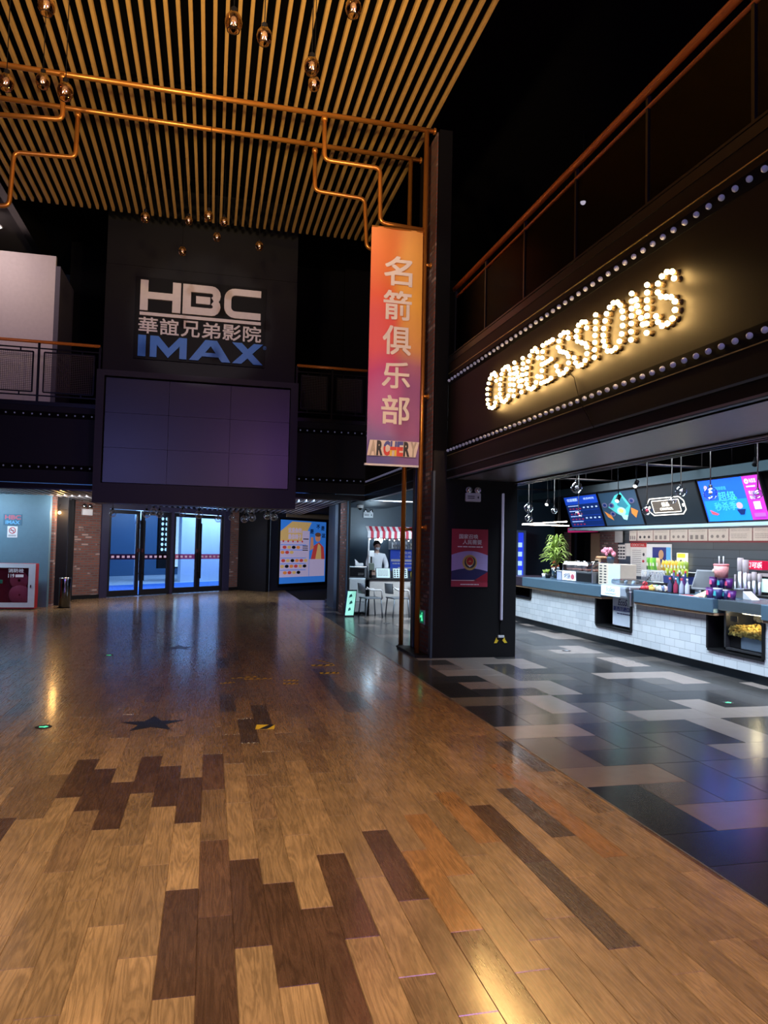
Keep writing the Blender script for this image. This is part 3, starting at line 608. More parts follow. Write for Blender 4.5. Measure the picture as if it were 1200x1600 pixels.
# ------------------------------------------------------------------ banner
def banner_mat():
    m = bpy.data.materials.new('printed_banner_fabric'); m.use_nodes = True; nt = m.node_tree; b = nt.nodes['Principled BSDF']; L = nt.links.new
    tc = nt.nodes.new('ShaderNodeTexCoord'); se = nt.nodes.new('ShaderNodeSeparateXYZ'); L(tc.outputs['Generated'], se.inputs[0])
    def ramp(stops, src):
        r = nt.nodes.new('ShaderNodeValToRGB'); e = r.color_ramp.elements
        while len(e) < len(stops): e.new(.5)
        for q, (p, c) in zip(e, stops): q.position = p; q.color = (*c, 1)
        L(src, r.inputs[0]); return r.outputs[0]
    no = nt.nodes.new('ShaderNodeTexNoise'); no.inputs['Scale'].default_value = 1.3; no.inputs['Detail'].default_value = 0; L(tc.outputs['Object'], no.inputs['Vector'])
    ad = nt.nodes.new('ShaderNodeMath'); ad.operation = 'MULTIPLY_ADD'; ad.inputs[1].default_value = .25; L(no.outputs['Fac'], ad.inputs[0]); L(se.outputs[2], ad.inputs[2])
    sb = nt.nodes.new('ShaderNodeMath'); sb.operation = 'SUBTRACT'; sb.inputs[1].default_value = .125; L(ad.outputs[0], sb.inputs[0])
    left = ramp([(0, (.10, .10, .36)), (.12, (.25, .14, .38)), (.25, (.5, .12, .35)), (.38, (.55, .06, .22)), (.5, (.75, .10, .12)), (.7, (.85, .13, .05)), (.85, (.8, .2, .05)), (1, (.8, .27, .07))], sb.outputs[0])
    right = ramp([(0, (.22, .12, .36)), (.15, (.32, .08, .26)), (.3, (.30, .08, .25)), (.42, (.42, .13, .2)), (.52, (.68, .30, .08)), (.7, (.85, .42, .05)), (1, (.72, .33, .08))], sb.outputs[0])
    xx = nt.nodes.new('ShaderNodeMapRange'); xx.inputs['From Min'].default_value = .38; xx.inputs['From Max'].default_value = .72; xx.interpolation_type = 'SMOOTHSTEP'
    a2 = nt.nodes.new('ShaderNodeMath'); a2.operation = 'MULTIPLY_ADD'; a2.inputs[1].default_value = .5; a2.inputs[2].default_value = 0; L(no.outputs['Fac'], a2.inputs[0])
    a3 = nt.nodes.new('ShaderNodeMath'); a3.operation = 'ADD'; L(a2.outputs[0], a3.inputs[0]); L(se.outputs[0], a3.inputs[1])
    a4 = nt.nodes.new('ShaderNodeMath'); a4.operation = 'SUBTRACT'; a4.inputs[1].default_value = .25; L(a3.outputs[0], a4.inputs[0]); L(a4.outputs[0], xx.inputs['Value'])
    mx = nt.nodes.new('ShaderNodeMix'); mx.data_type = 'RGBA'; L(xx.outputs[0], mx.inputs[0]); L(left, mx.inputs[6]); L(right, mx.inputs[7]); L(mx.outputs[2], b.inputs['Base Color'])
    b.inputs['Roughness'].default_value = .55; return m
YN = 9.92
bl, br_, tr, tl = U(573, 724, 1, YN), U(654, 729, 1, YN), U(661, 363, 1, YN), U(580.5, 353, 1, YN)
bx0, bx1, bz0, bz1 = (bl.x+tl.x)/2, (br_.x+tr.x)/2, (bl.z+br_.z)/2, (tl.z+tr.z)/2
t = thing('hanging_banner', 'tall orange to purple vertical banner with white Chinese characters', 'banner', ((bx0+bx1)/2, YN, bz0))
nb = 14; mb = MB()
vs = [(bx0+(bx1-bx0)*i/nb, YN+.012*math.sin(i*.7+z*.5), bz0+(bz1-bz0)*z/6) for z in range(7) for i in range(nb+1)]
vs += [(x, y+.004, z) for x, y, z in vs]; o = 7*(nb+1)
fs = [[z*(nb+1)+i, z*(nb+1)+i+1, (z+1)*(nb+1)+i+1, (z+1)*(nb+1)+i] for z in range(6) for i in range(nb)]
mb.add(vs, fs+[[q+o for q in f[::-1]] for f in fs], True)
part('fabric', mb, banner_mat(), t)
part('bottom_bar', MB().box(bx0-.03, bx1, YN-.012, YN+.012, bz0-.02, bz0+.008), WHITE, t)
part('top_bar', MB().box(bx0, bx1, YN-.01, YN+.01, bz1-.01, bz1+.012), COPPER, t)
part('hook', MB().tube([(bx0+.06, YN, bz1), (bx0+.06, YP, bz1+.05)], .008, 6).tube([(bx1-.06, YN, bz1), (bx1-.06, YP, bz1+.05)], .008, 6), BLACK, t)
bw, bh = bx1-bx0, bz1-bz0
bd = Board((bx0, YN-.016, bz0), (1, 0, 0), (0, 0, 1), t)
CREAM = mat('cream_print', (.80, .70, .62), .55)
for k, (ch, y0, y1) in enumerate((('名', 230, 400), ('箭', 434, 602), ('俱', 642, 808), ('乐', 855, 1006), ('部', 1052, 1216))):
    zc0 = (1455-y1)/(1455-62)*bh; zc1 = (1455-y0)/(1455-62)*bh
    bd.text('character', CREAM, ch, bw*.26, zc0, bw*.79, zc1, 1, .003, bold=.018, res=6)
bd.build()
# archery logo: white slanted plate, dark letters with a red, yellow and blue target behind
bd = Board((bx0, YN-.018, bz0), (1, 0, 0), (0, 0, 1), t); lz0, lz1 = bh*.035, bh*.10
bd.poly('logo_plate', CREAM, [(.0, lz0), (bw*.93, lz0), (bw*1.0, lz1), (bw*.05, lz1)], 1)
cx = bw*.52
def arc(r, ry): return [(cx+r*math.cos(a), lz0+.005+ry*math.sin(a)) for a in [PI*k/16 for k in range(17)]]
lw = bw*.90/7
def clipped(vs, fs, top):
    bm = bmesh.new(); V = [bm.verts.new(v) for v in vs]
    for f in fs:
        try: bm.faces.new([V[k] for k in f])
        except ValueError: pass
    bmesh.ops.bisect_plane(bm, geom=bm.verts[:]+bm.edges[:]+bm.faces[:], plane_co=(0, top, 0), plane_no=(0, 1, 0), clear_outer=True)
    bm.verts.index_update(); out = ([v.co.copy() for v in bm.verts], [[v.index for v in f.verts] for f in bm.faces]); bm.free(); return out
for k, ch in enumerate('ARCHERY'):
    vs, fs, _ = text2d(ch, .055)
    x0 = bw*.045+k*lw; zz = lz0+.004; hh = lz1-lz0-.008; edge = k in (0, 6)
    for nm, m_, top, lay in ((('logo_letter', mat('logo_cream_shade', (.5, .42, .34), .5), 1, 3),) if edge else (('logo_letter', INK if k in (1, 5) else mat('logo_blue', (.05, .07, .35), .5), 1, 3),)+((('logo_letter', mat('logo_red', (.7, .04, .04), .5), .62, 4),) if k in (2, 3, 4) else ())+((('logo_letter', mat('logo_yellow', (.9, .6, .05), .5), .40, 5),) if k == 3 else ())):
        cv, cf = clipped(vs, fs, top) if top < 1 else (vs, fs)
        o_ = bd.o+bd.n*lay*.002; bd.mb(nm, m_).add([o_+bd.ux*(x0+lw*.96*v[0]+.01*v[1])+bd.uy*(zz+hh*v[1])+bd.n*v[2]*.001 for v in cv], cf)
bd.build()
# ------------------------------------------------------------------ pillar fittings
def emergency_light(label, c, ux, s=1.0):
    c = Vector(c); ux = Vector(ux); uy = Vector((0, 0, 1)); n = ux.cross(uy)
    t = thing('emergency_light', label, 'emergency light', c)
    M = Matrix((ux, n, uy)).transposed().to_4x4(); M.translation = c
    part('body', MB(M).bbox(-.13*s, .13*s, 0, .05*s, -.07*s, .07*s, .012), WHITE, t)
    for q in (-1, 1):
        M2 = M @ Matrix.Translation((q*.075*s, .035*s, .115*s)) @ Matrix.Rotation(-PI/2, 4, 'X')
        h = part('lamp_head', MB(M2).lathe((0, 0, 0), [(.02*s, -.03), (.045*s, -.02), (.052*s, .0), (.05*s, .02), (.0, .022)], 16), WHITE, t)
        part('lens', MB(M2).lathe((0, 0, .024), [(.0, .002), (.042*s, .0), (.042*s, -.004)], 16), CHROME, h)
        part('neck', MB(M).tube([(q*.075*s, .025*s, .06*s), (q*.075*s, .03*s, .09*s)], .012*s, 8), WHITE, t)
    b = Board(c+n*.052*s, ux, uy, t); b.lines('marking', INK, -.10*s, -.03*s, .02*s, .03*s, 2, seed=3); b.ell('marking', INK, .08*s, .0, .012*s, .02*s); b.build()
    return t
e = U(739, 775, 1, 9.70); emergency_light('white twin-head emergency light high on the black pillar', (e.x, 9.72, e.z-.02), (1, 0, 0), .88)
# recruitment poster
pl, pr = U(706, 826, 1, 9.72), U(761, 917, 1, 9.72)
t = thing('poster', 'red and violet recruitment poster with a gold shield emblem on the pillar', 'poster', ((pl.x+pr.x)/2, 9.715, pr.z))
pw, ph = pr.x-pl.x, pl.z-pr.z
part('sheet', MB().box(pl.x, pr.x, 9.712, 9.719, pr.z, pl.z), mat('crimson_print', (.36, .03, .06), .45, emit=(.36, .03, .06), es=.0), t)
bd = Board((pl.x, 9.712, pr.z), (1, 0, 0), (0, 0, 1), t); VIO = mat('violet_print', (.42, .34, .66), .5); PWH = mat('poster_white', (.8, .75, .78), .5)
N = 14
bd.poly('picture', VIO, [(0, ph*.24)]+[(pw*k/N, ph*(.24+.0)) for k in range(1, N)]+[(pw, ph*.24), (pw, ph*.55)]+[(pw*(1-k/N), ph*(.55+.07*math.sin(PI*k/N))) for k in range(1, N)]+[(0, ph*.55)], 1)
bd.poly('picture_arc', NAVY, [(0, ph*.12), (pw, ph*.12), (pw, ph*.27)]+[(pw*(1-k/N), ph*(.27+.05*math.sin(PI*k/N))) for k in range(1, N)]+[(0, ph*.27)], 2)
bd.poly('ribbon', mat('crimson_dark', (.28, .01, .03), .45), [(pw*.6, ph*.1), (pw, ph*.1), (pw, ph*.26)], 3)
bd.rect('footer', MATS['crimson_print'], 0, 0, pw, ph*.075, 3)
bd.rect('footer_line', PWH, 0, ph*.105, pw*.7, ph*.115, 3)
bd.ell('emblem', GOLD, pw*.5, ph*.42, pw*.2, ph*.135, 3); bd.ell('emblem', INK, pw*.51, ph*.425, pw*.155, ph*.105, 4)
bd.ell('emblem', GOLD, pw*.5, ph*.44, pw*.11, ph*.085, 5); bd.ell('emblem', RED, pw*.5, ph*.445, pw*.09, ph*.07, 6)
bd.poly('emblem', PWH, [(pw*.42, ph*.38), (pw*.5, ph*.34), (pw*.58, ph*.38), (pw*.5, ph*.365)], 6); bd.poly('emblem', GOLD, [(pw*.45, ph*.43), (pw*.55, ph*.43), (pw*.5, ph*.46)], 7)
bd.text('headline', PWH, '国家召唤', pw*.2, ph*.83, pw*.72, ph*.91, 3, bold=.02); bd.text('headline', PWH, '人民需要', pw*.3, ph*.735, pw*.82, ph*.815, 3, bold=.02)
bd.lines('small_print', PWH, pw*.16, ph*.68, pw*.86, ph*.705, 1, 3, .8, seed=2); bd.lines('small_print', PWH, pw*.25, ph*.03, pw*.76, ph*.05, 1, 5, .8, seed=4)
bd.build()
a, b = U(786, 771, 1, 9.70), U(784, 969, 1, 9.70)
t = thing('wall_light_tube', 'unlit slim vertical white light tube on the right of the black pillar', 'light', (a.x, 9.70, b.z))
part('tube', MB().bbox(a.x-.016, a.x+.016, 9.675, 9.712, b.z, a.z, .008), mat('white_diffuser_tube', (.5, .5, .62), .35, emit=(.6, .6, .9), es=.12), t)  # unlit tube with a faint glow put into its material
part('clip', MB().box(a.x-.02, a.x+.02, 9.70, 9.719, b.z-.02, b.z+.02).box(a.x-.02, a.x+.02, 9.70, 9.719, a.z-.02, a.z+.02), BLACK, t)
part('cable', MB().tube([(a.x, 9.715, b.z), (a.x-.015, 9.715, b.z-.08), (a.x-.01, 9.715, b.z-.2)], .005, 6), BLACK2, t)
e = U(783, 995, 1, 9.70)
t = thing('wall_socket', 'small white power block with yellow tabs low on the pillar', 'socket', (e.x, 9.7, e.z))
part('body', MB().bbox(e.x-.045, e.x+.045, 9.69, 9.72, e.z-.012, e.z+.02, .004), WHITE, t)
part('yellow_tab', MB().prism([(-.1, -.09), (-.06, -.09), (-.03, -.05), (-.055, -.04), (-.065, -.01)], (e.x, 9.712, e.z), (1, 0, 0), (0, 0, 1), .002), YEL, t)
part('yellow_tab', MB().prism([(.02, -.05), (.06, -.09), (.10, -.085), (.065, -.04), (.06, -.01)], (e.x, 9.712, e.z), (1, 0, 0), (0, 0, 1), .002), YEL, t)
e = U(663, 965, 0, 2.99)
t = thing('exit_sign', 'small lit green exit sign on the brick side of the pillar', 'sign', (2.99, e.y, e.z))
y0, y1 = 10.22, 9.96
part('case', MB().box(2.985, 2.999, y1, y0, e.z-.10, e.z+.10), mat('grey_sign_case', (.4, .45, .5), .4), t)
bd = Board((2.985, y0, e.z-.10), (0, -1, 0), (0, 0, 1), t); w_ = y0-y1
bd.rect('face', mat('dark_green_face', (.01, .12, .07), .5, emit=(.0, .3, .16), es=.25), .015, .015, w_-.015, .185, 1)
bd.ell('running_figure', GREEN, w_*.58, .15, .014, .014, 2)
bd.poly('running_figure', GREEN, [(w_*.45, .13), (w_*.62, .13), (w_*.66, .09), (w_*.74, .05), (w_*.68, .04), (w_*.58, .07), (w_*.5, .04), (w_*.42, .035), (w_*.5, .08), (w_*.4, .10)], 2)
bd.poly('arrow', GREEN, [(w_*.12, .10), (w_*.24, .13), (w_*.24, .11), (w_*.36, .11), (w_*.36, .09), (w_*.24, .09), (w_*.24, .07)], 2); bd.build()
# ------------------------------------------------------------------ diagonal entrance wall (local frame: x along the wall, y outward)
DO = (0, 23.1, 0); DR = PI/4
def dstruct(name, mb, mt):
    o = part(name, mb, mt); o.location = DO; o.rotation_euler = (0, 0, DR); o['kind'] = 'structure'; return o
def DL(x, y, off=23.1):
    d = CR*(x-600)/F_PX - CU*(y-800)/F_PX + CF; o = Vector((0, 0, CAMH)); k = (off-(o.y-o.x))/(d.y-d.x); p = o+d*k; return p.x*2**.5, p.z
dstruct('wall_entrance_left', MB().box(-5.25, -3.93, 0, .2, 0, 2.6), BRX)
dstruct('wall_entrance_right', MB().box(.84, 1.72, 0, .2, 0, 2.6), BRX)
dstruct('trim_entrance_base', MB().box(-5.2, -3.95, -.02, 0, 0, .1).box(.84, 1.7, -.02, 0, 0, .1), BLACK)
VPAINT = mat('violet_black_frame', (.025, .022, .05), .35)
dstruct('trim_door_frame', MB().box(-3.95, -3.72, -.04, .12, 0, 2.56).box(-1.57, -1.47, -.03, .1, 0, 2.36).box(.58, .84, -.04, .12, 0, 2.56).box(-3.95, .84, -.03, .12, 2.36, 2.56), VPAINT)
DST = [(-3.71, -2.68), (-2.60, -1.58), (-1.46, -.475), (-.465, .575)]
for k, (x0, x1) in enumerate(DST):
    d = bpy.data.objects.new(f'door_{k+1}', None); COL.objects.link(d); d.location = DO; d.rotation_euler = (0, 0, DR); d['kind'] = 'structure'; ROOT[d.name] = Vector((0, 0, 0))
    fw = .085
    part('door_frame', MB().box(x0, x0+fw, 0, .06, .02, 2.34).box(x1-fw, x1, 0, .06, .02, 2.34).box(x0+fw, x1-fw, 0, .06, .02, .17).box(x0+fw, x1-fw, 0, .06, 2.24, 2.34), mat('black_door_frame', (.01, .01, .014), .3), d)
    part('door_pane', MB().box(x0+fw, x1-fw, .025, .035, .17, 2.24), PANE, d)
    st = MB().box(x0+fw, x1-fw, .018, .022, 1.0, 1.15)
    part('red_safety_strip', st, glass('red_safety_film', (.85, .28, .36), .03, .2, k=.1), d)
    q = MB(); s = x0+fw+.05
    while s < x1-fw-.1: q.prism([(0, 0), (.09, 0), (.09, .06), (0, .06)], (s, .017, 1.045), (1, 0, 0), (0, 0, 1), .001); s += .17
    part('strip_marking', q, mat('pale_strip_print', (.7, .5, .6), .5), d)
    hx = x1-.035 if k in (0, 2) else x0+.035
    part('door_handle', MB().tube([(hx, -.07, .42), (hx, -.07, 2.08)], .016, 10).tube([(hx, -.07, .62), (hx, .0, .62)], .012, 8).tube([(hx, -.07, 1.86), (hx, 0, 1.86)], .012, 8), BLACK, d)
    part('lock_box', MB().box(hx-.05, hx+.05, -.03, 0, 1.2, 1.3), mat('dark_red_lock', (.05, .01, .012), .5), d)
# forecourt behind the glass
dstruct('floor_forecourt', MB().box(-12, 16, .25, 4.0, -.02, .01), mat('blue_matting', (.03, .15, .55), .7))
dstruct('floor_forecourt_pale', MB().box(-12, 16, 4.0, 10, -.02, .012), mat('pale_stone_floor', (.5, .6, .7), .5))
PALEW = mat('pale_blue_wall', (.50, .62, .74), .7); BLUEW = mat('blue_glass_wall', (.05, .12, .24), .35)
dstruct('wall_forecourt_right', MB().box(2.75, 16, 4.2, 4.35, 0, 3.4), PALEW)
dstruct('wall_forecourt_back', MB().box(-12, 16, 9, 9.2, 0, 3.4), BLUEW)
dstruct('wall_forecourt_left', MB().box(-12, -11.8, .3, 9, 0, 3.4).box(16, 16.2, .3, 9, 0, 3.4), BLUEW)
dstruct('ceiling_forecourt', MB().box(-12, 16, .2, 10, 3.4, 3.5), mat('forecourt_soffit', (.35, .42, .5), .8))
dstruct('trim_forecourt_seam', MB().box(3.6, 3.62, 4.19, 4.2, 0, 3.4).box(4.9, 4.92, 4.19, 4.2, 0, 3.4), mat('seam_grey', (.25, .33, .42), .6))
def dthing(name, label, cat): return thing(name, label, cat, DO, DR)
t = dthing('outdoor_column', 'pale round column standing outside the leftmost glass door', 'column')
part('shaft', MB().lathe((-.2, 3.0, 0), [(.12, 0), (.12, 3.35)], 20), PALEW, t); part('collar', MB().lathe((-.2, 3.0, 2.1), [(.16, 0), (.16, .3)], 20, True), PALEW, t)
t = dthing('lit_info_board', 'bright outdoor notice board with rows of symbols behind the second door', 'notice board')
part('frame', MB().box(2.3, 3.6, 4.9, 5.0, .5, 2.6), BLACK, t); part('lit_face', MB().box(3.0, 3.55, 4.87, 4.9, .55, 2.55), mat('lit_board_face', (.7, .85, .9), .5, emit=(.6, .85, 1), es=1.0), t)
q = MB()
for i in range(3):
    for j in range(7): q.disc((2.45+i*.19, 4.89, 1.2+j*.19), .06, (1, 0, 0), (0, 0, 1), .005, 10)
part('symbols', q, mat('lit_symbol', (.8, .9, .9), .5, emit=(.6, .9, 1), es=.9), t)
# left teal wall with lamps, fire cabinet, bin, notices
TEAL = mat('teal_grey_paint', (.10, .19, .25), .45)
struct('wall_lobby_left', MB().box(-9, -3.5, 17.6, 17.8, 0, 2.6), TEAL)
struct('wall_lobby_return', MB().box(-3.5, -3.44, 17.8, 19.75, 0, 2.6), brick('red_brick_return', 'yz'))
struct('trim_lobby_post', MB().box(-3.5, -3.28, 19.2, 19.4, 0, 2.6), BLACK)
t = thing('wall_lamp', 'pair of small glowing amber wall lamps beside the teal wall', 'lamp', (-3.4, 17.9, 2.1))
WARM = mat('amber_lamp_glow', (1, .7, .3), .4, emit=(1, .5, .12), es=130)
for px in (80, 93):
    e = U(px, 801, 1, 18.0)
    part('lamp_bulb', MB().ball(tuple(e), .03), WARM, t); part('lamp_arm', MB().tube([e, (e.x, 18.0, e.z+.14), (e.x, 18.05, e.z+.2)], .008, 6), BLACK, t)
part('back_plate', MB().box(-3.44, -3.20, 18.04, 18.06, 2.2, 2.4), BLACK, t)
struct('trim_lamp_post', MB().box(-3.44, -3.2, 18.06, 18.16, 0, 2.6), BLACK)
point('wall_lamp_glow', (-3.32, 17.75, 2.1), 9, (1, .55, .18), .04)
t = thing('fire_cabinet', 'red fire hose cabinet with white-framed glass door standing on the floor', 'fire cabinet', (-4.0, 17.0, 0))
cx0, cx1 = -4.55, -3.62
part('body', MB().box(cx1-.03, cx1, 17.0, 17.3, .02, .98).box(cx0, cx1-.03, 17.27, 17.3, .02, .98).box(cx0, cx0+.03, 17, 17.27, .02, .98).box(cx0+.03, cx1-.03, 17, 17.27, .02, .05).box(cx0+.03, cx1-.03, 17, 17.27, .95, .98), RED, t)
d = part('door', MB().box(cx0, cx1, 16.97, 17.0, .05, .15).box(cx0, cx1, 16.97, 17.0, .89, .98).box(cx0, cx0+.12, 16.97, 17.0, .15, .89).box(cx1-.13, cx1, 16.97, 17.0, .15, .89), mat('white_door_frame', (.62, .68, .75), .35), t)
part('door_glass', MB().box(cx0+.12, cx1-.13, 16.98, 16.985, .15, .89), PANE, d); part('handle', MB().box(cx1-.09, cx1-.07, 16.955, 16.97, .47, .53), CHROME, d)
bd = Board((cx0, 16.978, 0), (1, 0, 0), (0, 0, 1), d); bd.text('lettering', PWH, '消防栓', .40, .79, .70, .87, 1, bold=.02); bd.text('lettering', PWH, '119', .40, .68, .52, .76, 1, bold=.02); bd.rect('lettering', PWH, .54, .69, .70, .75, 1); bd.build()
HOSE = mat('red_hose', (.75, .10, .15), .6)
part('hose_reel', MB(Matrix.Translation((-3.95, 17.1, .62)) @ Matrix.Rotation(PI/2, 4, 'X')).lathe((0, 0, 0), [(.03, .05), (.17, .05), (.19, .03), (.19, -.03), (.17, -.05)], 24), HOSE, t)
part('hose_roll', MB(Matrix.Translation((-3.93, 17.1, .31)) @ Matrix.Rotation(PI/2, 4, 'X')).lathe((0, 0, 0), [(.02, .06), (.2, .06), (.22, .03), (.22, -.03), (.2, -.06)], 24), HOSE, t)
part('green_tag', MB().box(-4.36, -4.27, 17.04, 17.05, .55, .63), mat('green_tag', (.1, .45, .2), .5), t)
t = thing('litter_bin', 'cylindrical polished dark steel bin against the brick wall', 'bin', (-3.1, 17.45, 0))
part('body', MB().lathe((-3.1, 17.45, 0), [(.11, .0), (.12, .01), (.12, .64), (.115, .66)], 28), mat('dark_polished_steel', (.12, .13, .15), .15, 1), t)
part('rim', MB().lathe((-3.1, 17.45, .65), [(.115, 0), (.122, .0), (.122, .02), (.10, .02), (.09, .0)], 28), CHROME, t)
part('base', MB().lathe((-3.1, 17.45, 0), [(.0, .0), (.125, .0), (.125, .02)], 28), BLACK, t)
def plate(name, label, px0, py0, px1, py1, Y, m_, art, dy=.012):
    a, b = U(px0, py0, 1, Y), U(px1, py1, 1, Y); x0, x1, z0, z1 = a.x, b.x, b.z, a.z
    t = thing(name, label, 'sign', ((x0+x1)/2, Y, z0)); part('board', MB().box(x0, x1, Y-dy, Y, z0, z1), m_, t)
    bd = Board((x0, Y-dy, z0), (1, 0, 0), (0, 0, 1), t); art(bd, x1-x0, z1-z0); bd.build(); return t
plate('wall_plaque', 'small blue plaque with red and blue cinema letters on the teal wall', 6, 803, 34, 821, 17.6, mat('slate_blue_board', (.05, .13, .2), .5),
      lambda b, w, h: (b.text('lettering', mat('pinkish_red_print', (.5, .1, .14), .5), 'HBC', w*.08, h*.52, w*.95, h*.92, 1, bold=.03), b.text('lettering', mat('sky_print', (.12, .4, .7), .5), 'IMAX', w*.12, h*.1, w*.9, h*.42, 1, bold=.03)))
plate('no_smoking_sign', 'small white no-smoking notice under the blue plaque', 12, 822, 27, 840, 17.6, WHITE,
      lambda b, w, h: (b.ell('symbol', RED, w*.5, h*.62, w*.34, h*.29, 1), b.ell('symbol', WHITE, w*.5, h*.62, w*.26, h*.22, 2), b.rect('symbol', INK, w*.28, h*.6, w*.7, h*.66, 3), b.poly('symbol', RED, [(w*.28, h*.8), (w*.34, h*.84), (w*.72, h*.44), (w*.66, h*.4)], 4), b.lines('small_print', INK, w*.12, h*.08, w*.88, h*.26, 2, 1, seed=5)))
s_, z_ = DL(135, 799)
t = dthing('emergency_light', 'white twin-head emergency light on the brick wall left of the doors', 'emergency light')
part('body', MB().bbox(s_-.15, s_+.15, -.06, 0, z_-.10, z_+.06, .012), WHITE, t)
for q in (-1, 1): part('lamp_head', MB().ball((s_+q*.085, -.04, z_+.13), .065, 14, sc=(1, .6, 1)), CHROME, t)
# recess right of the doors and diagonal poster wall
PD = (0, 21.55, 0)
def pstruct(name, mb, mt):
    o = part(name, mb, mt); o.location = PD; o.rotation_euler = (0, 0, DR); o['kind'] = 'structure'; return o
pstruct('wall_poster', MB().box(2.5, 6.6, .0, .2, 0, 2.6), mat('navy_black_wall', (.018, .02, .035), .4))
pstruct('wall_recess', MB().box(2.36, 2.5, -.1, 1.3, 0, 2.6), BLACK)
dstruct('trim_recess_blue', MB().box(1.72, 1.86, -.05, .2, 0, 2.6), BLACK)
struct('wall_recess_pale', MB().box(1.62, 1.86, 23.3, 23.45, 0, 2.6), mat('blue_grey_pier', (.13, .2, .28), .4))
pstruct('wall_bulkhead', MB().box(3.4, 6.6, -.02, 0, 2.40, 2.56), mat('tan_bulkhead', (.30, .22, .15), .6))
t = thing('light_box_poster', 'large lit menu poster with food rows, yellow corner and a cheering person', 'poster', PD, DR)
s0, zt_ = DL(437, 811, 21.55); s1, _z = DL(508, 815, 21.55); z0_ = .22; w_, h_ = s1-s0, 2.30-z0_
def lit(name, c, k=.5): return mat(name, c, .5, emit=c, es=k)
part('case', MB().box(s0-.06, s1+.06, -.05, 0, z0_-.06, 2.36), BLACK, t)
bd = Board((s0, -.051, z0_), (1, 0, 0), (0, 0, 1), t)
LW, LB, LY, LR, LO = lit('lit_lilac', (.42, .36, .56), .55), lit('lit_blue', (.03, .17, .62), .6), lit('lit_yellow', (.55, .36, .14), .5), lit('lit_red', (.45, .05, .05), .5), lit('lit_orange', (.6, .2, .05), .5)
bd.rect('blue_field', LB, 0, 0, w_, h_, 0); bd.rect('menu_sheet', LW, 0, h_*.1, w_*.62, h_*.67, 1)
bd.poly('yellow_corner', LY, [(0, h_*.67), (w_*.47, h_*.67), (w_*.66, h_*.98), (w_*.24, h_*.98), (0, h_*.82)], 1); bd.rect('price_sheet', LW, w_*.46, h_*.66, w_*.62, h_*.84, 2)
bd.rect('menu_sheet', LW, w_*.63, h_*.1, w_*.98, h_*.38, 1)
bd.text('headline', LW, '这是你的', w_*.16, h_*.80, w_*.44, h_*.88, 3, bold=.03); bd.text('headline', LW, '最佳椅子', w_*.16, h_*.70, w_*.44, h_*.78, 3, bold=.03)
for (cz, nn, x_) in ((.57, 4, .04), (.49, 3, .0), (.36, 6, .02), (.27, 6, .0), (.17, 4, .06)):
    for i in range(nn): bd.ell('food_picture', (LR, LO, INK, LY)[(i*3+int(cz*100)) % 4], w_*(x_+.05+i*.095), h_*cz, w_*.042, h_*.026, 2, n=10)
    bd.rect('row_bar', LB, w_*.01, h_*(cz+.035), w_*.55, h_*(cz+.045), 2)
for i in range(5): bd.ell('binder_ring', LR, w_*(.06+i*.1), h_*.665, w_*.018, h_*.018, 3, n=10)
bd.rect('price', INK, w_*.48, h_*.70, w_*.60, h_*.715, 3); bd.rect('price', INK, w_*.47, h_*.52, w_*.59, h_*.535, 3); bd.lines('price', INK, w_*.47, h_*.545, w_*.6, h_*.61, 2, 3, seed=8)
SK, HR = lit('lit_skin', (.5, .22, .14), .5), lit('lit_brown', (.12, .05, .03), .5)
bd.poly('figure_picture', LR, [(w_*.66, h_*.38), (w_*.98, h_*.38), (w_*.95, h_*.58), (w_*.84, h_*.66), (w_*.72, h_*.60)], 2); bd.poly('figure_picture', LY, [(w_*.76, h_*.38), (w_*.90, h_*.38), (w_*.88, h_*.60), (w_*.82, h_*.64)], 3)
bd.poly('figure_picture', SK, [(w_*.63, h_*.52), (w_*.72, h_*.56), (w_*.70, h_*.74), (w_*.65, h_*.74)], 3); bd.ell('figure_picture', SK, w_*.81, h_*.73, w_*.062, h_*.062, 4); bd.ell('figure_picture', HR, w_*.81, h_*.785, w_*.07, h_*.035, 5)
for i, (ch, fx, fz) in enumerate((('是', .63, .80), ('不', .77, .88), ('是', .88, .86), ('这', .9, .74))): bd.text('playful_characters', NAVY, ch, w_*fx, h_*fz, w_*(fx+.08), h_*(fz+.07), 3, bold=.03)
bd.build()
# far column and wall on the right of the lobby
struct('wall_column_far', MB().box(2.912, 2.97, 15.64, 16.9, 0, ZB+.1), BLACK)
struct('wall_column_far_brick', MB().box(2.90, 2.912, 15.72, 16.5, 0, ZB), brick('far_brick', 'yz', pale=.6))
struct('trim_column_far', MB().box(2.90, 2.92, 15.62, 15.72, 0, ZB), STEELD)
struct('wall_lobby_right', MB().box(2.93, 3.08, 17.4, 18.4, 0, 2.6), mat('slate_blue_paint', (.09, .12, .18), .4))
struct('wall_back', MB().box(3.1, 9.2, 18.4, 18.5, 0, 4.0), mat('dark_teal_wall', (.030, .055, .085), .35))
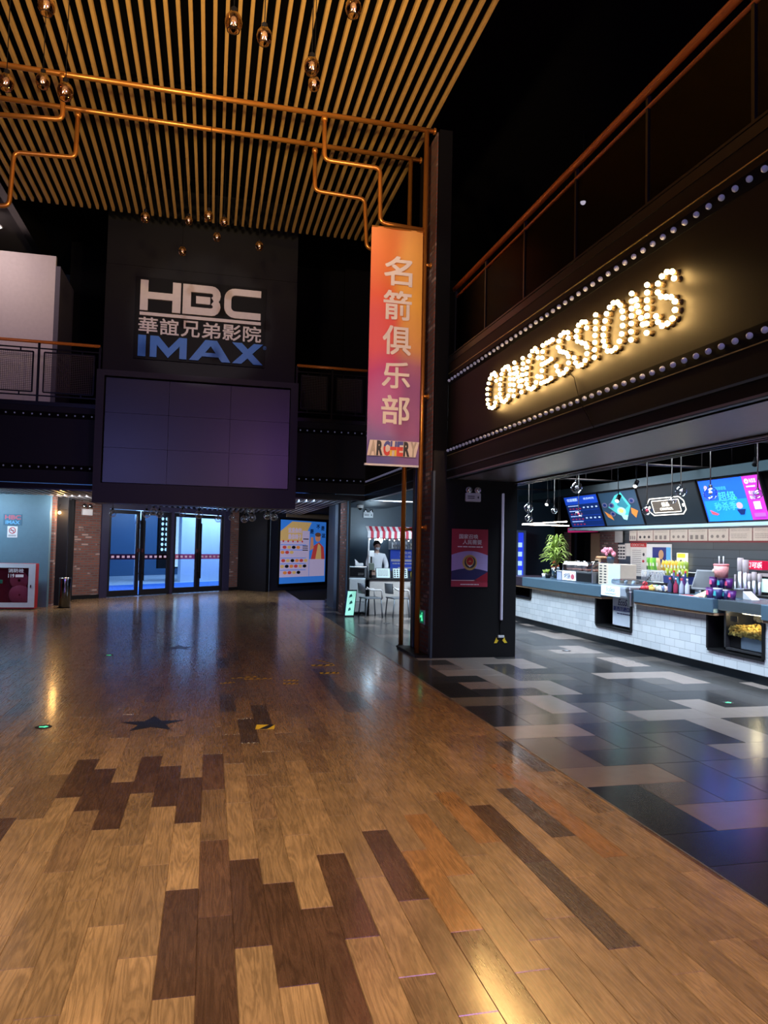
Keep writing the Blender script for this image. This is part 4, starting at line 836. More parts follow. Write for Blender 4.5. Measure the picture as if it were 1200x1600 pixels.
# ------------------------------------------------------------------ lobby and concession glass globes
def amber(px, py, d_px, label, i):
    dist = F_PX*.125/d_px; p = Vector((0, 0, CAMH))+(CR*(px-600)/F_PX-CU*(py-800)/F_PX+CF)*dist
    if p.z > 7.45:
        k = (7.4-CAMH)/(p.z-CAMH); p = Vector((0, 0, CAMH))+(p-Vector((0, 0, CAMH)))*k; dist *= k
    r = d_px*dist/F_PX/2
    t = thing('pendant_lamp', label, 'pendant lamp', p)
    c = tuple(p)
    part('glass_shade', MB().lathe(c, [(r*a, r*b) for a, b in ((.35, 1.05), (.6, .95), (.9, .5), (1, .0), (.95, -.5), (.72, -1.0), (.66, -1.1))], 18), AMBER, t)
    part('rim', MB().lathe(c, [(r*.64, -r*1.08), (r*.74, -r*1.1), (r*.70, -r*1.02)], 18), BLACK, t)
    part('socket_cap', MB().lathe(c, [(r*.36, r*.95), (r*.38, r*1.6), (r*.2, r*1.75), (.0, r*1.76)], 12), BLACK, t)
    part('bulb', MB().ball((c[0], c[1], c[2]+r*.1), r*.42, 10, sc=(1, 1, 1.3)), mat('clear_bulb', (.8, .75, .7), .15, .3), t)
    part('cord', MB().tube([(c[0], c[1], c[2]+r*1.6), (c[0], c[1], 7.9)], .004, 6), BLACK2, t)
for i, a in enumerate([(73, 8, 26, 'amber glass pendant near the top left, cut by the top edge'), (365, 34, 27, 'amber glass pendant left of the top centre'), (413, 56, 24, 'amber glass pendant hanging just below the top centre'),
     (552, 12, 25, 'amber glass pendant at the top edge, right of centre'), (487, 103, 24, 'larger amber pendant of the overlapping pair over the front pipe'), (491, 130, 19, 'smaller amber pendant of the overlapping pair over the front pipe'),
     (10, 128, 23, 'amber pendant at the far left edge by the copper pipe'), (67, 126, 21, 'middle amber pendant of three at the left copper pipe'), (102, 142, 24, 'amber pendant hanging in front of the left pipe bend'),
     (227, 339, 14, 'leftmost small pendant below the slat ends'), (295, 344, 12, 'small pendant second from left below the slats'), (326, 337, 14, 'bright small pendant of the cluster below the slats'),
     (350, 346, 12, 'small pendant at the right of the cluster below the slats'), (339, 370, 12, 'small pendant hanging lowest in the cluster of three'), (285, 392, 12, 'lowest small pendant above the HBC sign at left'), (405, 384, 12, 'small pendant above the right of the HBC sign')]): amber(*a, i)
def globe(px, py, d_px, label, Y=None, X=None, top=2.49, drop=False, inner=None):
    p = U(px, py, 1, Y) if Y else U(px, py, 0, X); dist = (p-Vector((0, 0, CAMH))).dot(CF); r = d_px*dist/F_PX/2
    t = thing('glass_globe_lamp', label, 'globe lamp', p); c = tuple(p)
    if drop: part('glass_globe', MB().lathe(c, [(r*a, r*b) for a, b in ((.22, 1.7), (.3, 1.2), (.75, .55), (1, -.1), (.8, -.7), (.4, -.95), (0, -1))], 18), CLEARG, t)
    else: part('glass_globe', MB().ball(c, r, 20, 12), CLEARG, t)
    part('bulb', MB().ball((c[0], c[1], c[2]+r*.1), r*.3, 10), inner or mat('clear_bulb', (.8, .75, .7), .15, .3), t)
    part('socket_cap', MB().lathe(c, [(r*.26, r*.9), (r*.26, r*1.3), (.0, r*1.32)], 10), BLACK, t)
    if c[2]+r*1.3 < top: part('cord', MB().tube([(c[0], c[1], c[2]+r), (c[0], c[1], top)], .007, 6), mat('grey_rope_cord', (.25, .23, .2), .8), t)
for a in [(176, 802, 12, 'clear drop lamp in front of the first door', 16.2, True), (229, 803, 13, 'clear globe lamp left of the pair at the second door', 16.2, False), (240, 799, 12, 'upper globe of the trio at the second door', 16.6, False),
          (249, 803, 13, 'rightmost globe of the trio at the second door', 16.2, False), (285, 801, 11, 'clear drop lamp in front of the third door', 16.2, True), (311, 804, 13, 'clear globe lamp between the third and fourth doors', 16.2, False),
          (341, 811, 11, 'small globe lamp in front of the fourth door', 16.0, False), (362, 808, 10, 'clear drop lamp before the right brick wall', 16.2, True), (382, 811, 12, 'lowest globe of the trio before the right brick wall', 16.2, False),
          (392, 799, 12, 'top globe of the trio before the right brick wall', 16.3, False), (394, 809, 12, 'right lower globe of the trio before the brick wall', 16.1, False), (418, 806, 12, 'left globe of the pair above the poster edge', 16.3, False), (428, 808, 12, 'right globe of the pair above the poster edge', 16.1, False)]:
    globe(a[0], a[1], a[2], a[3], Y=a[4], drop=a[5], top=2.55)
for a in [(901, 762, 18, 'clear globe hanging in front of the first menu screen top', 5.4), (826, 794, 14, 'upper globe of the stacked pair above the crossed tubes', 5.4), (826, 810, 12, 'lower globe of the stacked pair above the crossed tubes', 5.4),
          (866, 798, 10, 'small globe right of the stacked pair', 5.8), (1064, 768, 17, 'globe hanging just above the ornate lit sign', 5.4), (1110, 771, 21, 'large dark-reflecting globe in front of the blue screen', 5.2), (1184, 772, 15, 'golden-tinted globe at the right edge of the blue screen', 5.4),
          (1011, 798, 15, 'globe with a reddish bulb left of the ornate sign', 5.5), (1050, 782, 12, 'small globe in front of the ornate sign', 6.0), (904, 803, 10, 'globe with a red bulb low in front of the first menu screen', 6.0), (801, 801, 12, 'half-hidden globe beside the pillar edge', 5.4)]:
    globe(a[0], a[1], a[2], a[3], X=a[4], top=3.96, inner=mat('red_bulb', (.6, .05, .08), .3, emit=(.8, .05, .1), es=.6) if 'red' in a[3] else None)
globe(802, 828, 9, 'lit white globe beside the pillar edge', X=6.0, top=3.96, inner=MATS['lamp_glow'])
# ------------------------------------------------------------------ floor marks
def fpt(x, y): p = U(x, y, 2, 0); return (p.x, p.y)
def decal(name, label, cat, polys, z=.002):
    t = thing(name, label, cat, (polys[0][1][0][0], polys[0][1][0][1], 0))
    for k, (nm, pts, m_) in enumerate(polys): part(nm, MB().prism(pts, (0, 0, z+.0012*k), (1, 0, 0), (0, 1, 0), .0011), m_, t)
sc_ = (-.425, 6.50); ro = .275
star = [(sc_[0]+(ro if k % 2 == 0 else ro*.42)*math.sin(PI*k/5), sc_[1]+(ro if k % 2 == 0 else ro*.42)*math.cos(PI*k/5)) for k in range(10)][::-1]
single('star_decal', MB().prism(star, (0, 0, .0025), (1, 0, 0), (0, 1, 0), .002), mat('black_star_vinyl', (.02, .02, .025), .25), 'large black five-pointed star stuck on the wooden floor', 'floor sticker')
s2 = U(279, 1012, 2, 0); r2 = .25
star = [(s2.x+(r2 if k % 2 == 0 else r2*.42)*math.sin(PI*k/5), s2.y+(r2 if k % 2 == 0 else r2*.42)*math.cos(PI*k/5)) for k in range(10)][::-1]
single('star_decal', MB().prism(star, (0, 0, .0025), (1, 0, 0), (0, 1, 0), .002), mat('faint_star_vinyl', (.09, .06, .045), .3), 'faint worn star sticker farther off on the wooden floor', 'floor sticker')
for px, py, lab, r in [(68, 1136, 'round black floor marker with green arrow, nearest at left', .065), (170, 1024, 'round floor marker with green arrow in the middle left', .06), (213, 975, 'small round floor marker far off near the doors', .06),
                    (1138, 1098, 'oval floor marker with green arrow on the grey tiles', .06), (885, 1017, 'dark floor marker near the counter base', .07), (604, 974, 'small pale floor marker in front of the kiosk', .07)]:
    c = fpt(px, py); circ = [(c[0]+r*math.cos(a*PI/10), c[1]+r*math.sin(a*PI/10)) for a in range(20)]
    ar = [(c[0]-r*.5, c[1]-r*.2), (c[0]+r*.1, c[1]-r*.2), (c[0]+r*.1, c[1]-r*.5), (c[0]+r*.6, c[1]), (c[0]+r*.1, c[1]+r*.5), (c[0]+r*.1, c[1]+r*.2), (c[0]-r*.5, c[1]+r*.2)]
    dim = px in (885, 213); decal('floor_marker', lab, 'floor sticker', [('disc', circ, BLKT), ('arrow', ar, mat('grey_arrow', (.3, .32, .35), .5) if dim or px == 604 else GREEN)])
def tape(label, p, q, w=.05, n=5):
    a, b = Vector(fpt(*p)), Vector(fpt(*q)); d = (b-a); L = d.length; d.normalize(); nn = Vector((-d.y, d.x))*w/2
    t = thing('hazard_tape', label, 'floor tape', (a.x, a.y, 0)); base = [a-nn, b-nn, b+nn, a+nn]
    part('strip', MB().prism([tuple(v) for v in base], (0, 0, .002), (1, 0, 0), (0, 1, 0), .0015), YEL, t)
    m_ = MB()
    for k in range(n):
        s = L*(k+.2)/n; e_ = L*.42/n; m_.prism([tuple(a+d*s-nn), tuple(a+d*(s+e_)-nn), tuple(a+d*min(L, s+e_+w*.5)+nn), tuple(a+d*min(L, s+w*.5)+nn)], (0, 0, .0032), (1, 0, 0), (0, 1, 0), .001)
    part('black_stripes', m_, BLKT, t)
tape('short wide piece of yellow and black tape right of the black star', (400, 1136), (429, 1136), .15, 1)
tape('long thin worn line of hazard tape on the floor, right part', (382, 1061), (424, 1060), .04, 4)
tape('long thin worn line of hazard tape on the floor, middle part', (362, 1060), (400, 1057), .03, 3)
tape('long thin worn line of hazard tape on the floor, left end', (344, 1068), (366, 1066), .035, 3)
tape('upper of two short hazard tapes by the dark planks', (443, 1063), (466, 1063), .05, 3)
tape('lower of two short hazard tapes by the dark planks', (443, 1068), (466, 1068), .05, 3)
tape('upper hazard tape of the far right pair on the floor', (487, 1040), (522, 1039), .09, 3)
tape('lower hazard tape of the far right pair on the floor', (500, 1052), (529, 1051), .09, 3)
tape('thin crossing hazard tape behind the far right pair', (495, 1031), (519, 1037), .03, 4)
# ------------------------------------------------------------------ concession counter
def yx(px, X): return U(px, 890, 0, X).y
CF_, CT = 6.33, .955
TILE = brick('white_glazed_tile', 'yz', (.62, .64, .66), (.52, .55, .58), (.30, .32, .34), w=.225, h=.112, ms=.0035, rough=.22, pale=0, off=.5, bump=.25, smooth=.3)
YE = 14.95
y2a, y2b, y3a, y3b = 10.05, 11.10, 7.30, 8.28
t = thing('counter', 'long white-tiled snack counter with dark kick base and niches', 'counter', (6.6, 10, 0))
f = MB().box(CF_, 6.4, 4.6, YE, .12, .31)
f.box(CF_, 6.4, y2b, 13.65, .31, .745).box(CF_, 6.4, 13.65, YE, .31, .54).box(CF_, 6.4, y3b, y2a, .31, .745).box(CF_, 6.4, 4.6, y3a, .31, .745)
part('tiled_front', f, TILE, t)
part('kick_base', MB().box(6.39, 6.45, 4.6, YE, 0, .12), mat('blue_black_kick', (.03, .045, .06), .3, .5), t)
part('carcass', MB().box(6.75, 7.0, 4.6, YE, .0, .745).box(6.42, 6.75, y2b+.02, 13.63, .0, .745).box(6.42, 6.75, 13.63, YE, 0, .53).box(6.42, 6.75, y3b+.02, y2a-.02, 0, .745).box(6.42, 6.75, 4.6, y3a-.02, 0, .745).box(6.42, 6.75, y2a-.02, y2b+.02, 0, .30).box(6.42, 6.75, y3a-.02, y3b+.02, 0, .30), BLACK2, t)
for a, b, zz in ((y2a, y2b, .31), (y3a, y3b, .31), (13.65, YE, .54)):
    nf = MB(); nf.box(6.31, 6.75, a-.02, a+.02, zz, .74).box(6.31, 6.75, b-.02, b+.02, zz, .74).box(6.31, 6.75, a, b, zz-.025, zz+.005)
    part('niche_frame', nf, TRIMDK, t)
BAND = mat('blue_grey_steel_band', (.13, .22, .30), .3, .55, var=.12, nsc=4)
for a, b, m_, nm in ((10.82, 13.9, BAND, 'far'), (13.9, YE, mat('plum_dark_band', (.05, .035, .05), .3, .4), 'end'), (8.08, 9.87, BAND, 'near'), (4.6, 7.25, BAND, 'near')):
    part('top_band', MB().bbox(6.24, 7.1, a, b, .775, CT, .008), m_, t)
    part('wood_edge', MB().box(6.26, 6.5, a, b, .745, .775), WOODTRIM, t)
BK = 9.2
struct('wall_back_right_upper', MB().box(BK, BK+.1, 4, 15.95, 2.1, 4.0), BLACK2)  # upper wall painted black in place of shade above the screens
struct('wall_back_right', MB().box(BK, BK+.1, 4, 15.95, 0, 2.1), brick('grey_steel_cladding', 'yz', (.06, .075, .09), (.05, .06, .075), (.015, .018, .02), w=1.4, h=.16, ms=.006, rough=.35, pale=0, bump=.3))
struct('wall_back_brick', MB().box(BK-.03, BK+.1, 15.15, 15.95, 0, 2.1), brick('dark_red_brick', 'yz', (.14, .05, .05), (.07, .03, .035), pale=.3))
struct('wall_back_jamb', MB().box(BK-.05, BK+.12, 15.95, 16.35, 0, 1.95), mat('brown_door_jamb', (.22, .13, .07), .5))
struct('wall_back_right_far', MB().box(BK, BK+.1, 17.45, 18.4, 0, 4).box(BK, BK+.1, 15.95, 17.45, 2.12, 4).box(BK+.4, BK+.5, 15.9, 17.5, 0, 2.2), BLACK2)
struct('wall_back_brick', MB().box(BK-.05, BK, 17.45, 17.75, 0, 2.0), brick('dark_red_brick_b', 'yz', (.14, .05, .05), (.07, .03, .035), pale=.3))
t = thing('door_sign', 'pink illuminated strip sign above the dark doorway behind the counter', 'sign', (BK-.05, 16.7, 2.0))
part('panel', MB().bbox(BK-.12, BK-.05, 15.98, 17.42, 1.98, 2.10, .01), mat('pink_lit_strip', (.5, .03, .16), .4, emit=(.7, .03, .2), es=.5), t)
# menu screens: leaning forward above the back wall
uyv = Vector((-.25, 0, .74)).normalized(); HS = .781
def screen(name, label, cat, p0, p1):
    a, b = U(p0, 820, 0, 8.4).y, U(p1, 820, 0, 8.4).y
    t = thing(name, label, cat, (8.4, (a+b)/2, 2.05))
    part('case', MB().prism([(0, 0), (a-b, 0), (a-b, HS), (0, HS)], (8.4, a, 2.05), (0, -1, 0), uyv, .06), BLACK, t)
    return t, Board((8.4, a, 2.05), (0, -1, 0), uyv, t), a-b
def em(name, c, k): return mat(name, c, .35, emit=c, es=k)
SBL, SMG, SWH = em('screen_blue', (.01, .10, .95), 1.0), em('screen_magenta', (.42, .03, .42), .9), em('screen_white', (.45, .62, 1), 1.0)
SNV, SMB, SRD = em('screen_navy', (.004, .02, .12), .8), em('screen_midblue', (.01, .06, .5), .9), em('screen_red', (.3, .02, .06), .8)
t, b, w = screen('menu_screen', 'lit dark blue menu screen with price rows, first from the left', 'screen', 894, 947)
g = .03; b.rect('display', SNV, g, g, w-g, HS-g, 1); b.rect('display_header', SMB, g, HS*.72, w-g, HS-g, 2)
b.text('heading', SWH, '欢迎观影', w*.10, HS*.82, w*.42, HS*.91, 3, bold=.03); b.text('heading', SWH, '欢乐时光', w*.60, HS*.84, w*.9, HS*.90, 3, bold=.03)
for i in range(4):
    z = HS*(.66-i*.16); b.lines('price_row', SWH, w*.08, z, w*.42, z+.03, 1, 3, .6, seed=i)
    if i in (0, 2):
        for k in range(4): b.rect('price_row', SWH, w*(.52+k*.12), z-.05, w*(.57+k*.12), z-.02, 3)
    for k in range(4): b.rect('price_row_red', SRD, w*(.1+k*.1), z-.07, w*(.15+k*.1), z-.04, 3)
    b.rect('divider', SMB, w*.06, z-.1, w*.96, z-.094, 2)
b.build()
t, b, w = screen('menu_screen', 'lit dark screen showing turquoise popcorn artwork with orange ticket corners', 'screen', 948.5, 1009)
b.rect('display', em('screen_dark_slate', (.02, .05, .09), .8), g, g, w-g, HS-g, 1)
TQ, TQ2, OG = em('screen_turquoise', (.06, .42, .42), .8), em('screen_pale_aqua', (.35, .75, .70), .8), em('screen_orange', (.55, .20, .04), .7)
b.poly('artwork', TQ, [(w*.2, HS*.55), (w*.45, HS*.86), (w*.62, HS*.93), (w*.78, HS*.55), (w*.62, HS*.22), (w*.4, HS*.35)], 2)
b.poly('artwork', em('screen_teal', (.03, .18, .24), .8), [(w*.45, HS*.6), (w*.6, HS*.85), (w*.72, HS*.55), (w*.6, HS*.45)], 3)
b.ell('artwork', TQ2, w*.52, HS*.42, w*.11, HS*.11, 4); b.poly('artwork', TQ2, [(w*.48, HS*.34), (w*.66, HS*.30), (w*.60, HS*.17), (w*.52, HS*.2)], 4); b.ell('artwork', em('screen_yellowish', (.5, .5, .15), .8), w*.52, HS*.43, w*.06, HS*.06, 5)
b.poly('ticket_corner', OG, [(w*.06, HS*.45), (w*.22, HS*.32), (w*.26, HS*.18), (w*.12, HS*.28)], 4); b.poly('ticket_corner', OG, [(w*.78, HS*.5), (w*.93, HS*.4), (w*.84, HS*.22), (w*.76, HS*.35)], 4)
for cx, cz in ((.12, .62), (.84, .68), (.3, .6), (.28, .36)): b.ell('swirl', em('screen_greyviolet', (.10, .10, .18), .8), w*cx, HS*cz, w*.07, HS*.07, 5); b.ell('swirl', SNV, w*cx, HS*cz, w*.04, HS*.04, 6)
b.build()
t, b, w = screen('dark_sign_panel', 'dark leaning panel carrying an ornate white neon frame sign', 'sign', 1010.5, 1105)
b.rect('panel', mat('dark_teal_panel', (.012, .022, .03), .4), g, g, w-g, HS-g, 1)
NEON = em('neon_white', (.95, .88, .75), 2.2)
def loop(pts, wd, lay):
    for q in ribbon([(p[0], p[1]) for p in pts], wd, True): b.poly('neon_frame', NEON, [tuple(v) for v in q], lay, .012)
cxs, czs = w*.44, HS*.46
def oc(hx, hz, c): return [(cxs-hx, czs+hz-c), (cxs-hx+c*1.4, czs+hz), (cxs+hx-c*1.4, czs+hz), (cxs+hx, czs+hz-c), (cxs+hx, czs-hz+c), (cxs+hx-c*1.4, czs-hz), (cxs-hx+c*1.4, czs-hz), (cxs-hx, czs-hz+c)]
loop(oc(w*.31, HS*.21, .08), .018, 3); loop(oc(w*.23, HS*.15, .012), .014, 3)
for q in (-1, 1): b.ell('neon_frame', NEON, cxs+q*w*.285, czs, .028, .03, 3)
b.rect('sign_face', mat('smoky_sign_face', (.08, .07, .06), .5, emit=(.3, .24, .16), es=.25), cxs-w*.22, czs-HS*.14, cxs+w*.22, czs+HS*.14, 2)
b.text('lettering', NEON, '爆品', cxs-w*.06, czs, cxs+w*.06, czs+HS*.10, 4, bold=.03); b.text('lettering', NEON, 'CONTROL', cxs-w*.11, czs-HS*.09, cxs+w*.11, czs-HS*.03, 4, bold=.02); b.build()
t, b, w = screen('menu_screen', 'bright blue advert screen with magenta side panel, nearest the right edge', 'screen', 1107, 1206)
b.rect('display', SBL, g, g, w*.74, HS-g, 1); b.rect('side_panel', SMG, w*.74, g, w-g, HS-g, 1)
CY = em('screen_cyan', (.05, .40, .95), 1.0)
b.rect('display_glow', em('screen_lightblue', (.01, .22, 1), 1.0), g*2, g, w*.735, HS*.5, 2)
b.text('slogan', CY, '即刻享超值', w*.25, HS*.72, w*.46, HS*.80, 3); b.text('slogan', CY, '超级', w*.30, HS*.48, w*.58, HS*.68, 4, bold=.02); b.text('slogan', CY, '秒杀季', w*.2, HS*.27, w*.56, HS*.46, 4, bold=.02)
b.poly('melon_picture', em('screen_pinkred', (.5, .08, .12), 1), [(w*.10, HS*.30), (w*.12, HS*.2), (w*.20, HS*.17), (w*.24, HS*.2)], 4); b.ell('leaf_picture', em('screen_green', (.02, .3, .12), 1), w*.56, HS*.52, w*.035, HS*.05, 4)
b.ell('person_picture', em('screen_lilac', (.4, .3, .6), 1), w*.6, HS*.36, w*.05, HS*.07, 4); b.poly('person_picture', SNV, [(w*.54, HS*.28), (w*.68, HS*.28), (w*.64, HS*.16), (w*.58, HS*.16)], 4); b.ell('cone_picture', em('screen_lilac', (.4, .3, .6), 1), w*.13, HS*.8, w*.03, HS*.05, 4)
b.ell('logo', SWH, w*.80, HS*.85, w*.032, HS*.055, 4); b.rect('logo', SMG, w*.785, HS*.84, w*.815, HS*.86, 5); b.text('side_lettering', SWH, '淘票票', w*.84, HS*.81, w*.94, HS*.9, 4); b.lines('side_lettering', SWH, w*.78, HS*.72, w*.94, HS*.76, 1, 4, .8)
b.text('side_lettering', SWH, '我在这儿', w*.79, HS*.57, w*.94, HS*.65, 4); b.text('side_lettering', SWH, '等你', w*.79, HS*.47, w*.87, HS*.55, 4); b.rect('pale_square', SWH, w*.82, HS*.26, w*.92, HS*.42, 4); b.rect('side_button', em('screen_violet', (.35, .1, .5), 1), w*.79, HS*.10, w*.95, HS*.18, 4)
b.build()
struct('trim_screen_ledge', MB().box(8.36, BK, 5, 16.0, 1.99, 2.045), mat('pale_blue_ledge', (.25, .38, .45), .4))
bk = MB(); bk.add([(8.47, y, 2.05) if k == 0 else (8.22, y, 2.80) if k == 1 else (BK, y, 2.80) if k == 2 else (BK, y, 2.05) for y in (5, 15.98) for k in range(4)], [(0, 1, 2, 3), (7, 6, 5, 4), (0, 4, 5, 1), (1, 5, 6, 2), (2, 6, 7, 3), (3, 7, 4, 0)])
struct('wall_screen_bulkhead', bk, BLACK2)
struct('trim_bulkhead_top', MB().box(8.12, BK, 5, 18.4, 2.80, 2.96), mat('teal_duct', (.012, .028, .036), .4))
# notice strip on the back wall
xs_ = [985, 997, 1022.5, 1048.7, 1077, 1108, 1141, 1178, 1222]
for i in range(8):
    a, b_ = U(xs_[i], 835, 0, BK).y, U(xs_[i+1], 835, 0, BK).y
    t = thing('notice_panel', ('narrow far notice panel at the left end of the strip', 'second notice panel of the strip with dark pictures', 'third notice panel of the strip, with a patch of small print', 'fourth notice panel of the strip behind the snack rack', 'fifth notice panel of the strip, with a dark square at its foot',
       'sixth notice panel of the strip, with faint round drawings', 'seventh notice panel of the strip, with lines of text only', 'last notice panel of the strip at the right edge')[i], 'notice', (BK-.02, (a+b_)/2, 1.73), group=None)
    part('sheet', MB().box(BK-.03, BK-.02, b_+.012, a-.012, 1.765, 2.03), OFFW, t); part('red_border', MB().box(BK-.026, BK-.001, b_, a, 1.735, 1.762).box(BK-.026, BK-.001, b_, b_+.008, 1.762, 2.04), mat('dark_red_border', (.2, .02, .03), .5), t)
    bd = Board((BK-.03, a-.012, 1.765), (0, -1, 0), (0, 0, 1), t); ww = a-b_-.024; GR = mat('grey_print', (.22, .2, .2), .6)
    bd.lines('print', GR, ww*.08, .17, ww*.9, .24, 3, 1, .25, seed=i)
    if i < 6:
        for k in range(3): (bd.ell if i % 2 else bd.rect)('print', GR if i != 1 else INK, *((ww*(.2+k*.28), .08, ww*.07, .03) if i % 2 else (ww*(.1+k*.28), .03, ww*(.25+k*.28), .11)), 1)
    else: bd.lines('print', GR, ww*.08, .04, ww*.8, .13, 3, 1, .25, seed=i+9)
    bd.build()
def wallcard(name, label, cat, x0, y0, x1, y1, m_, art, X=BK, d=.012):
    a, b_ = U(x0, y0, 0, X), U(x1, y1, 0, X); t = thing(name, label, cat, (X, (a.y+b_.y)/2, b_.z))
    part('sheet', MB().box(X-d, X, b_.y, a.y, b_.z, a.z), m_, t); bd = Board((X-d, a.y, b_.z), (0, -1, 0), (0, 0, 1), t)
    if art: art(bd, a.y-b_.y, a.z-b_.z)
    bd.build(); return t
def grid_art(b, w, h):
    for i in range(4):
        for j in range(4): b.rect('print', INK, w*(.08+i*.23), h*(.08+j*.22), w*(.26+i*.23), h*(.2+j*.22), 1)
wallcard('price_sheet', 'white sheet with a grid of small black blocks beside the flower vase', 'notice', 960, 851, 978, 874, OFFW, grid_art, BK-.01)
wallcard('blank_sheet', 'blank pale sheet right of the grid sheet', 'notice', 977, 849, 985.5, 869, OFFW, None)
wallcard('framed_notice', 'small blank grey framed notice on the brick above the flower vase', 'notice', 961.5, 826, 973.5, 848, mat('grey_notice', (.35, .35, .36), .5), None, BK-.04)
def menu_art(b, w, h):
    b.rect('header', RED, 0, h*.87, w, h, 1); b.text('heading', OFFW, 'COCKTAIL', w*.08, h*.90, w*.9, h*.965, 2)
    b.lines('print', GR, w*.12, h*.08, w*.68, h*.80, 12, 1, .3, seed=4); b.ell('picture', RED, w*.82, h*.45, w*.07, h*.04, 2); b.ell('picture', INK, w*.84, h*.65, w*.06, h*.05, 2)
wallcard('drinks_menu', 'tall white drinks menu with red header on the back wall', 'menu', 986, 848, 1010.5, 901, OFFW, menu_art)
t = wallcard('framed_poster', 'white framed blue poster behind the crisps rack', 'poster', 1011, 850, 1050, 884, WHITE, lambda b, w, h: (b.rect('picture', mat('deep_blue_print', (.02, .03, .18), .5), w*.25, h*.05, w*.97, h*.85, 1), b.ell('picture', mat('tan_print', (.5, .28, .15), .5), w*.6, h*.5, w*.1, h*.22, 2), b.rect('picture', mat('sky_print', (.12, .4, .7), .5), w*.8, h*.05, w*.97, h*.85, 2)))
t = wallcard('light_box', 'small lit yellow-topped white light box on the back wall', 'light box', 1061, 864, 1075, 890, em('lightbox_white', (.9, .85, .6), 1.6), lambda b, w, h: (b.rect('yellow_top', em('lightbox_yellow', (.9, .65, .03), 1.5), w*.05, h*.7, w*.95, h*.97, 1), b.rect('drawing', INK, w*.35, h*.45, w*.6, h*.6, 1)), BK-.02, .05)
t = wallcard('drinks_machine', 'drinks machine with red header and glowing pale front at the right edge', 'drinks machine', 1180, 876, 1216, 891, mat('glossy_red', (.55, .01, .05), .3, emit=(.6, .01, .05), es=.35), lambda b, w, h: b.text('lettering', WHITE, '可口可乐', w*.08, h*.2, w*.98, h*.85, 1, .004, bold=.03, shear=.2), 8.75, .3)
a, b_ = U(1181, 892, 0, 8.45), U(1216, 930, 0, 8.45); part('body', MB().bbox(8.45, 8.8, b_.y, a.y, .9, a.z, .01), BLACK, t); bd = Board((8.45, a.y, .9), (0, -1, 0), (0, 0, 1), t); w, h = a.y-b_.y, a.z-.9
bd.rect('glowing_picture', em('dispenser_glow', (.45, .7, .68), .8), w*.28, h*.12, w*.95, h*.68, 1); bd.rect('button_row', GR, w*.1, h*.78, w*.9, h*.92, 1); bd.build()
struct('trim_back_counter', MB().box(8.2, 9.2, 4.6, 14.6, 0, .9), BLACK)
# ceiling grid, track spots, crossed tubes
CONDUIT = mat('grey_conduit', (.06, .055, .055), .5, .4)
for i, (yy, lb) in enumerate(((8.0, 'nearest'), (10.9, 'second'), (13.8, 'third'), (16.6, 'farthest'))):
    t = thing('ceiling_pipe', f'{lb} of the thin grey crosswise conduits under the shop ceiling', 'pipe', (6.5, yy, 3.0))
    part('run', MB().tube([(4.4, yy, 3.0), (9.1, yy, 3.0)], .02, 8), CONDUIT, t)
    for k in range(8): part('hanger', MB().tube([(4.6+k*.6, yy, 3.02), (4.6+k*.6, yy, 4.0)], .009, 6), CONDUIT, t)
for px, py, lb, on, yy in ((965, 781, 'black track spotlight in front of the turquoise screen', 1, 10.85), (855, 787, 'small lit track spotlight left of the menu screens', 1, 13.75), (1156, 735, 'track spotlight with a lit slit above the blue screen', 1, 10.85), (993, 758, 'track spotlight above the turquoise screen edge', 1, 10.85), (1180, 724, 'small dark spotlight near the right ceiling edge', 0, 7.95)):
    p = U(px, py, 1, yy); p = Vector((p.x, yy, min(p.z, 2.9)))
    t = thing('track_spotlight', lb, 'spotlight', p); d = Vector((-.5, -.35, -.6)).normalized()
    part('barrel', MB().tube([p-d*.10, p+d*.03], .035, 12), BLACK, t); part('lens', MB().tube([p+d*.03, p+d*.034], .03, 12), MATS['lamp_glow'] if on else BLACK2, t); part('stem', MB().tube([p-d*.05, (p.x, p.y, 3.0)], .007, 6), BLACK, t)
TUBE = em('warm_tube', (1, .84, .72), 24)
for (p, q, yy, lb) in (((816, 819.5), (889, 821.5), 14.0, 'lower of two crossed glowing tube lamps over the counter end'), ((816, 819), (886, 815), 14.25, 'upper of two crossed glowing tube lamps over the counter end')):
    a, b_ = U(*p, 1, yy), U(*q, 1, yy); t = thing('tube_lamp', lb, 'tube lamp', a)
    part('tube', MB().tube([a, b_], .010, 8), TUBE, t)
    for k in (.2, .8): c = a.lerp(b_, k); part('hanger_wire', MB().tube([c, (c.x, c.y, 4.0)], .004, 5), BLACK, t)
struct('ceiling_concession', MB().box(4.38, 9.2, -1, 18.4, 3.96, 4.0), BLACK2)
t = thing('drinks_cooler', 'tall blue-lit glass-door drinks cooler beyond the pillar', 'cooler', (7.0, 17.9, 0))
a, b_ = U(790, 828, 1, 17.6), U(822, 828, 1, 17.6); x0, x1, z1 = a.x, b_.x, a.z
part('cabinet', MB().box(x0, x1, 17.66, 18.2, 0, z1).box(x1-.05, x1, 17.6, 17.66, 0, z1).box(x0, x1-.05, 17.6, 17.66, z1-.06, z1).box(x0, x1-.05, 17.6, 17.66, 0, .45).box((x0+x1)/2+.02, (x0+x1)/2+.07, 17.6, 17.66, .45, z1-.06), mat('blue_grey_cabinet', (.14, .2, .34), .4), t)
part('lit_interior', MB().box(x0+.02, x1-.05, 17.655, 17.662, .45, z1-.06), em('cooler_blue', (.02, .05, .75), .9), t)
q = MB()
for i in range(4): q.box(x1-.24, x1-.09, 17.63, 17.652, .85+i*.24, .97+i*.24)
q.box(x0+.05, x0+.34, 17.63, 17.652, 1.68, 1.82); part('lit_bottles', q, em('cooler_white', (.45, .7, .95), .9), t)
t = thing('stand_banner', 'narrow pink and pale blue advert banner behind the tall plant', 'banner', (9.0, 18.3, .8))
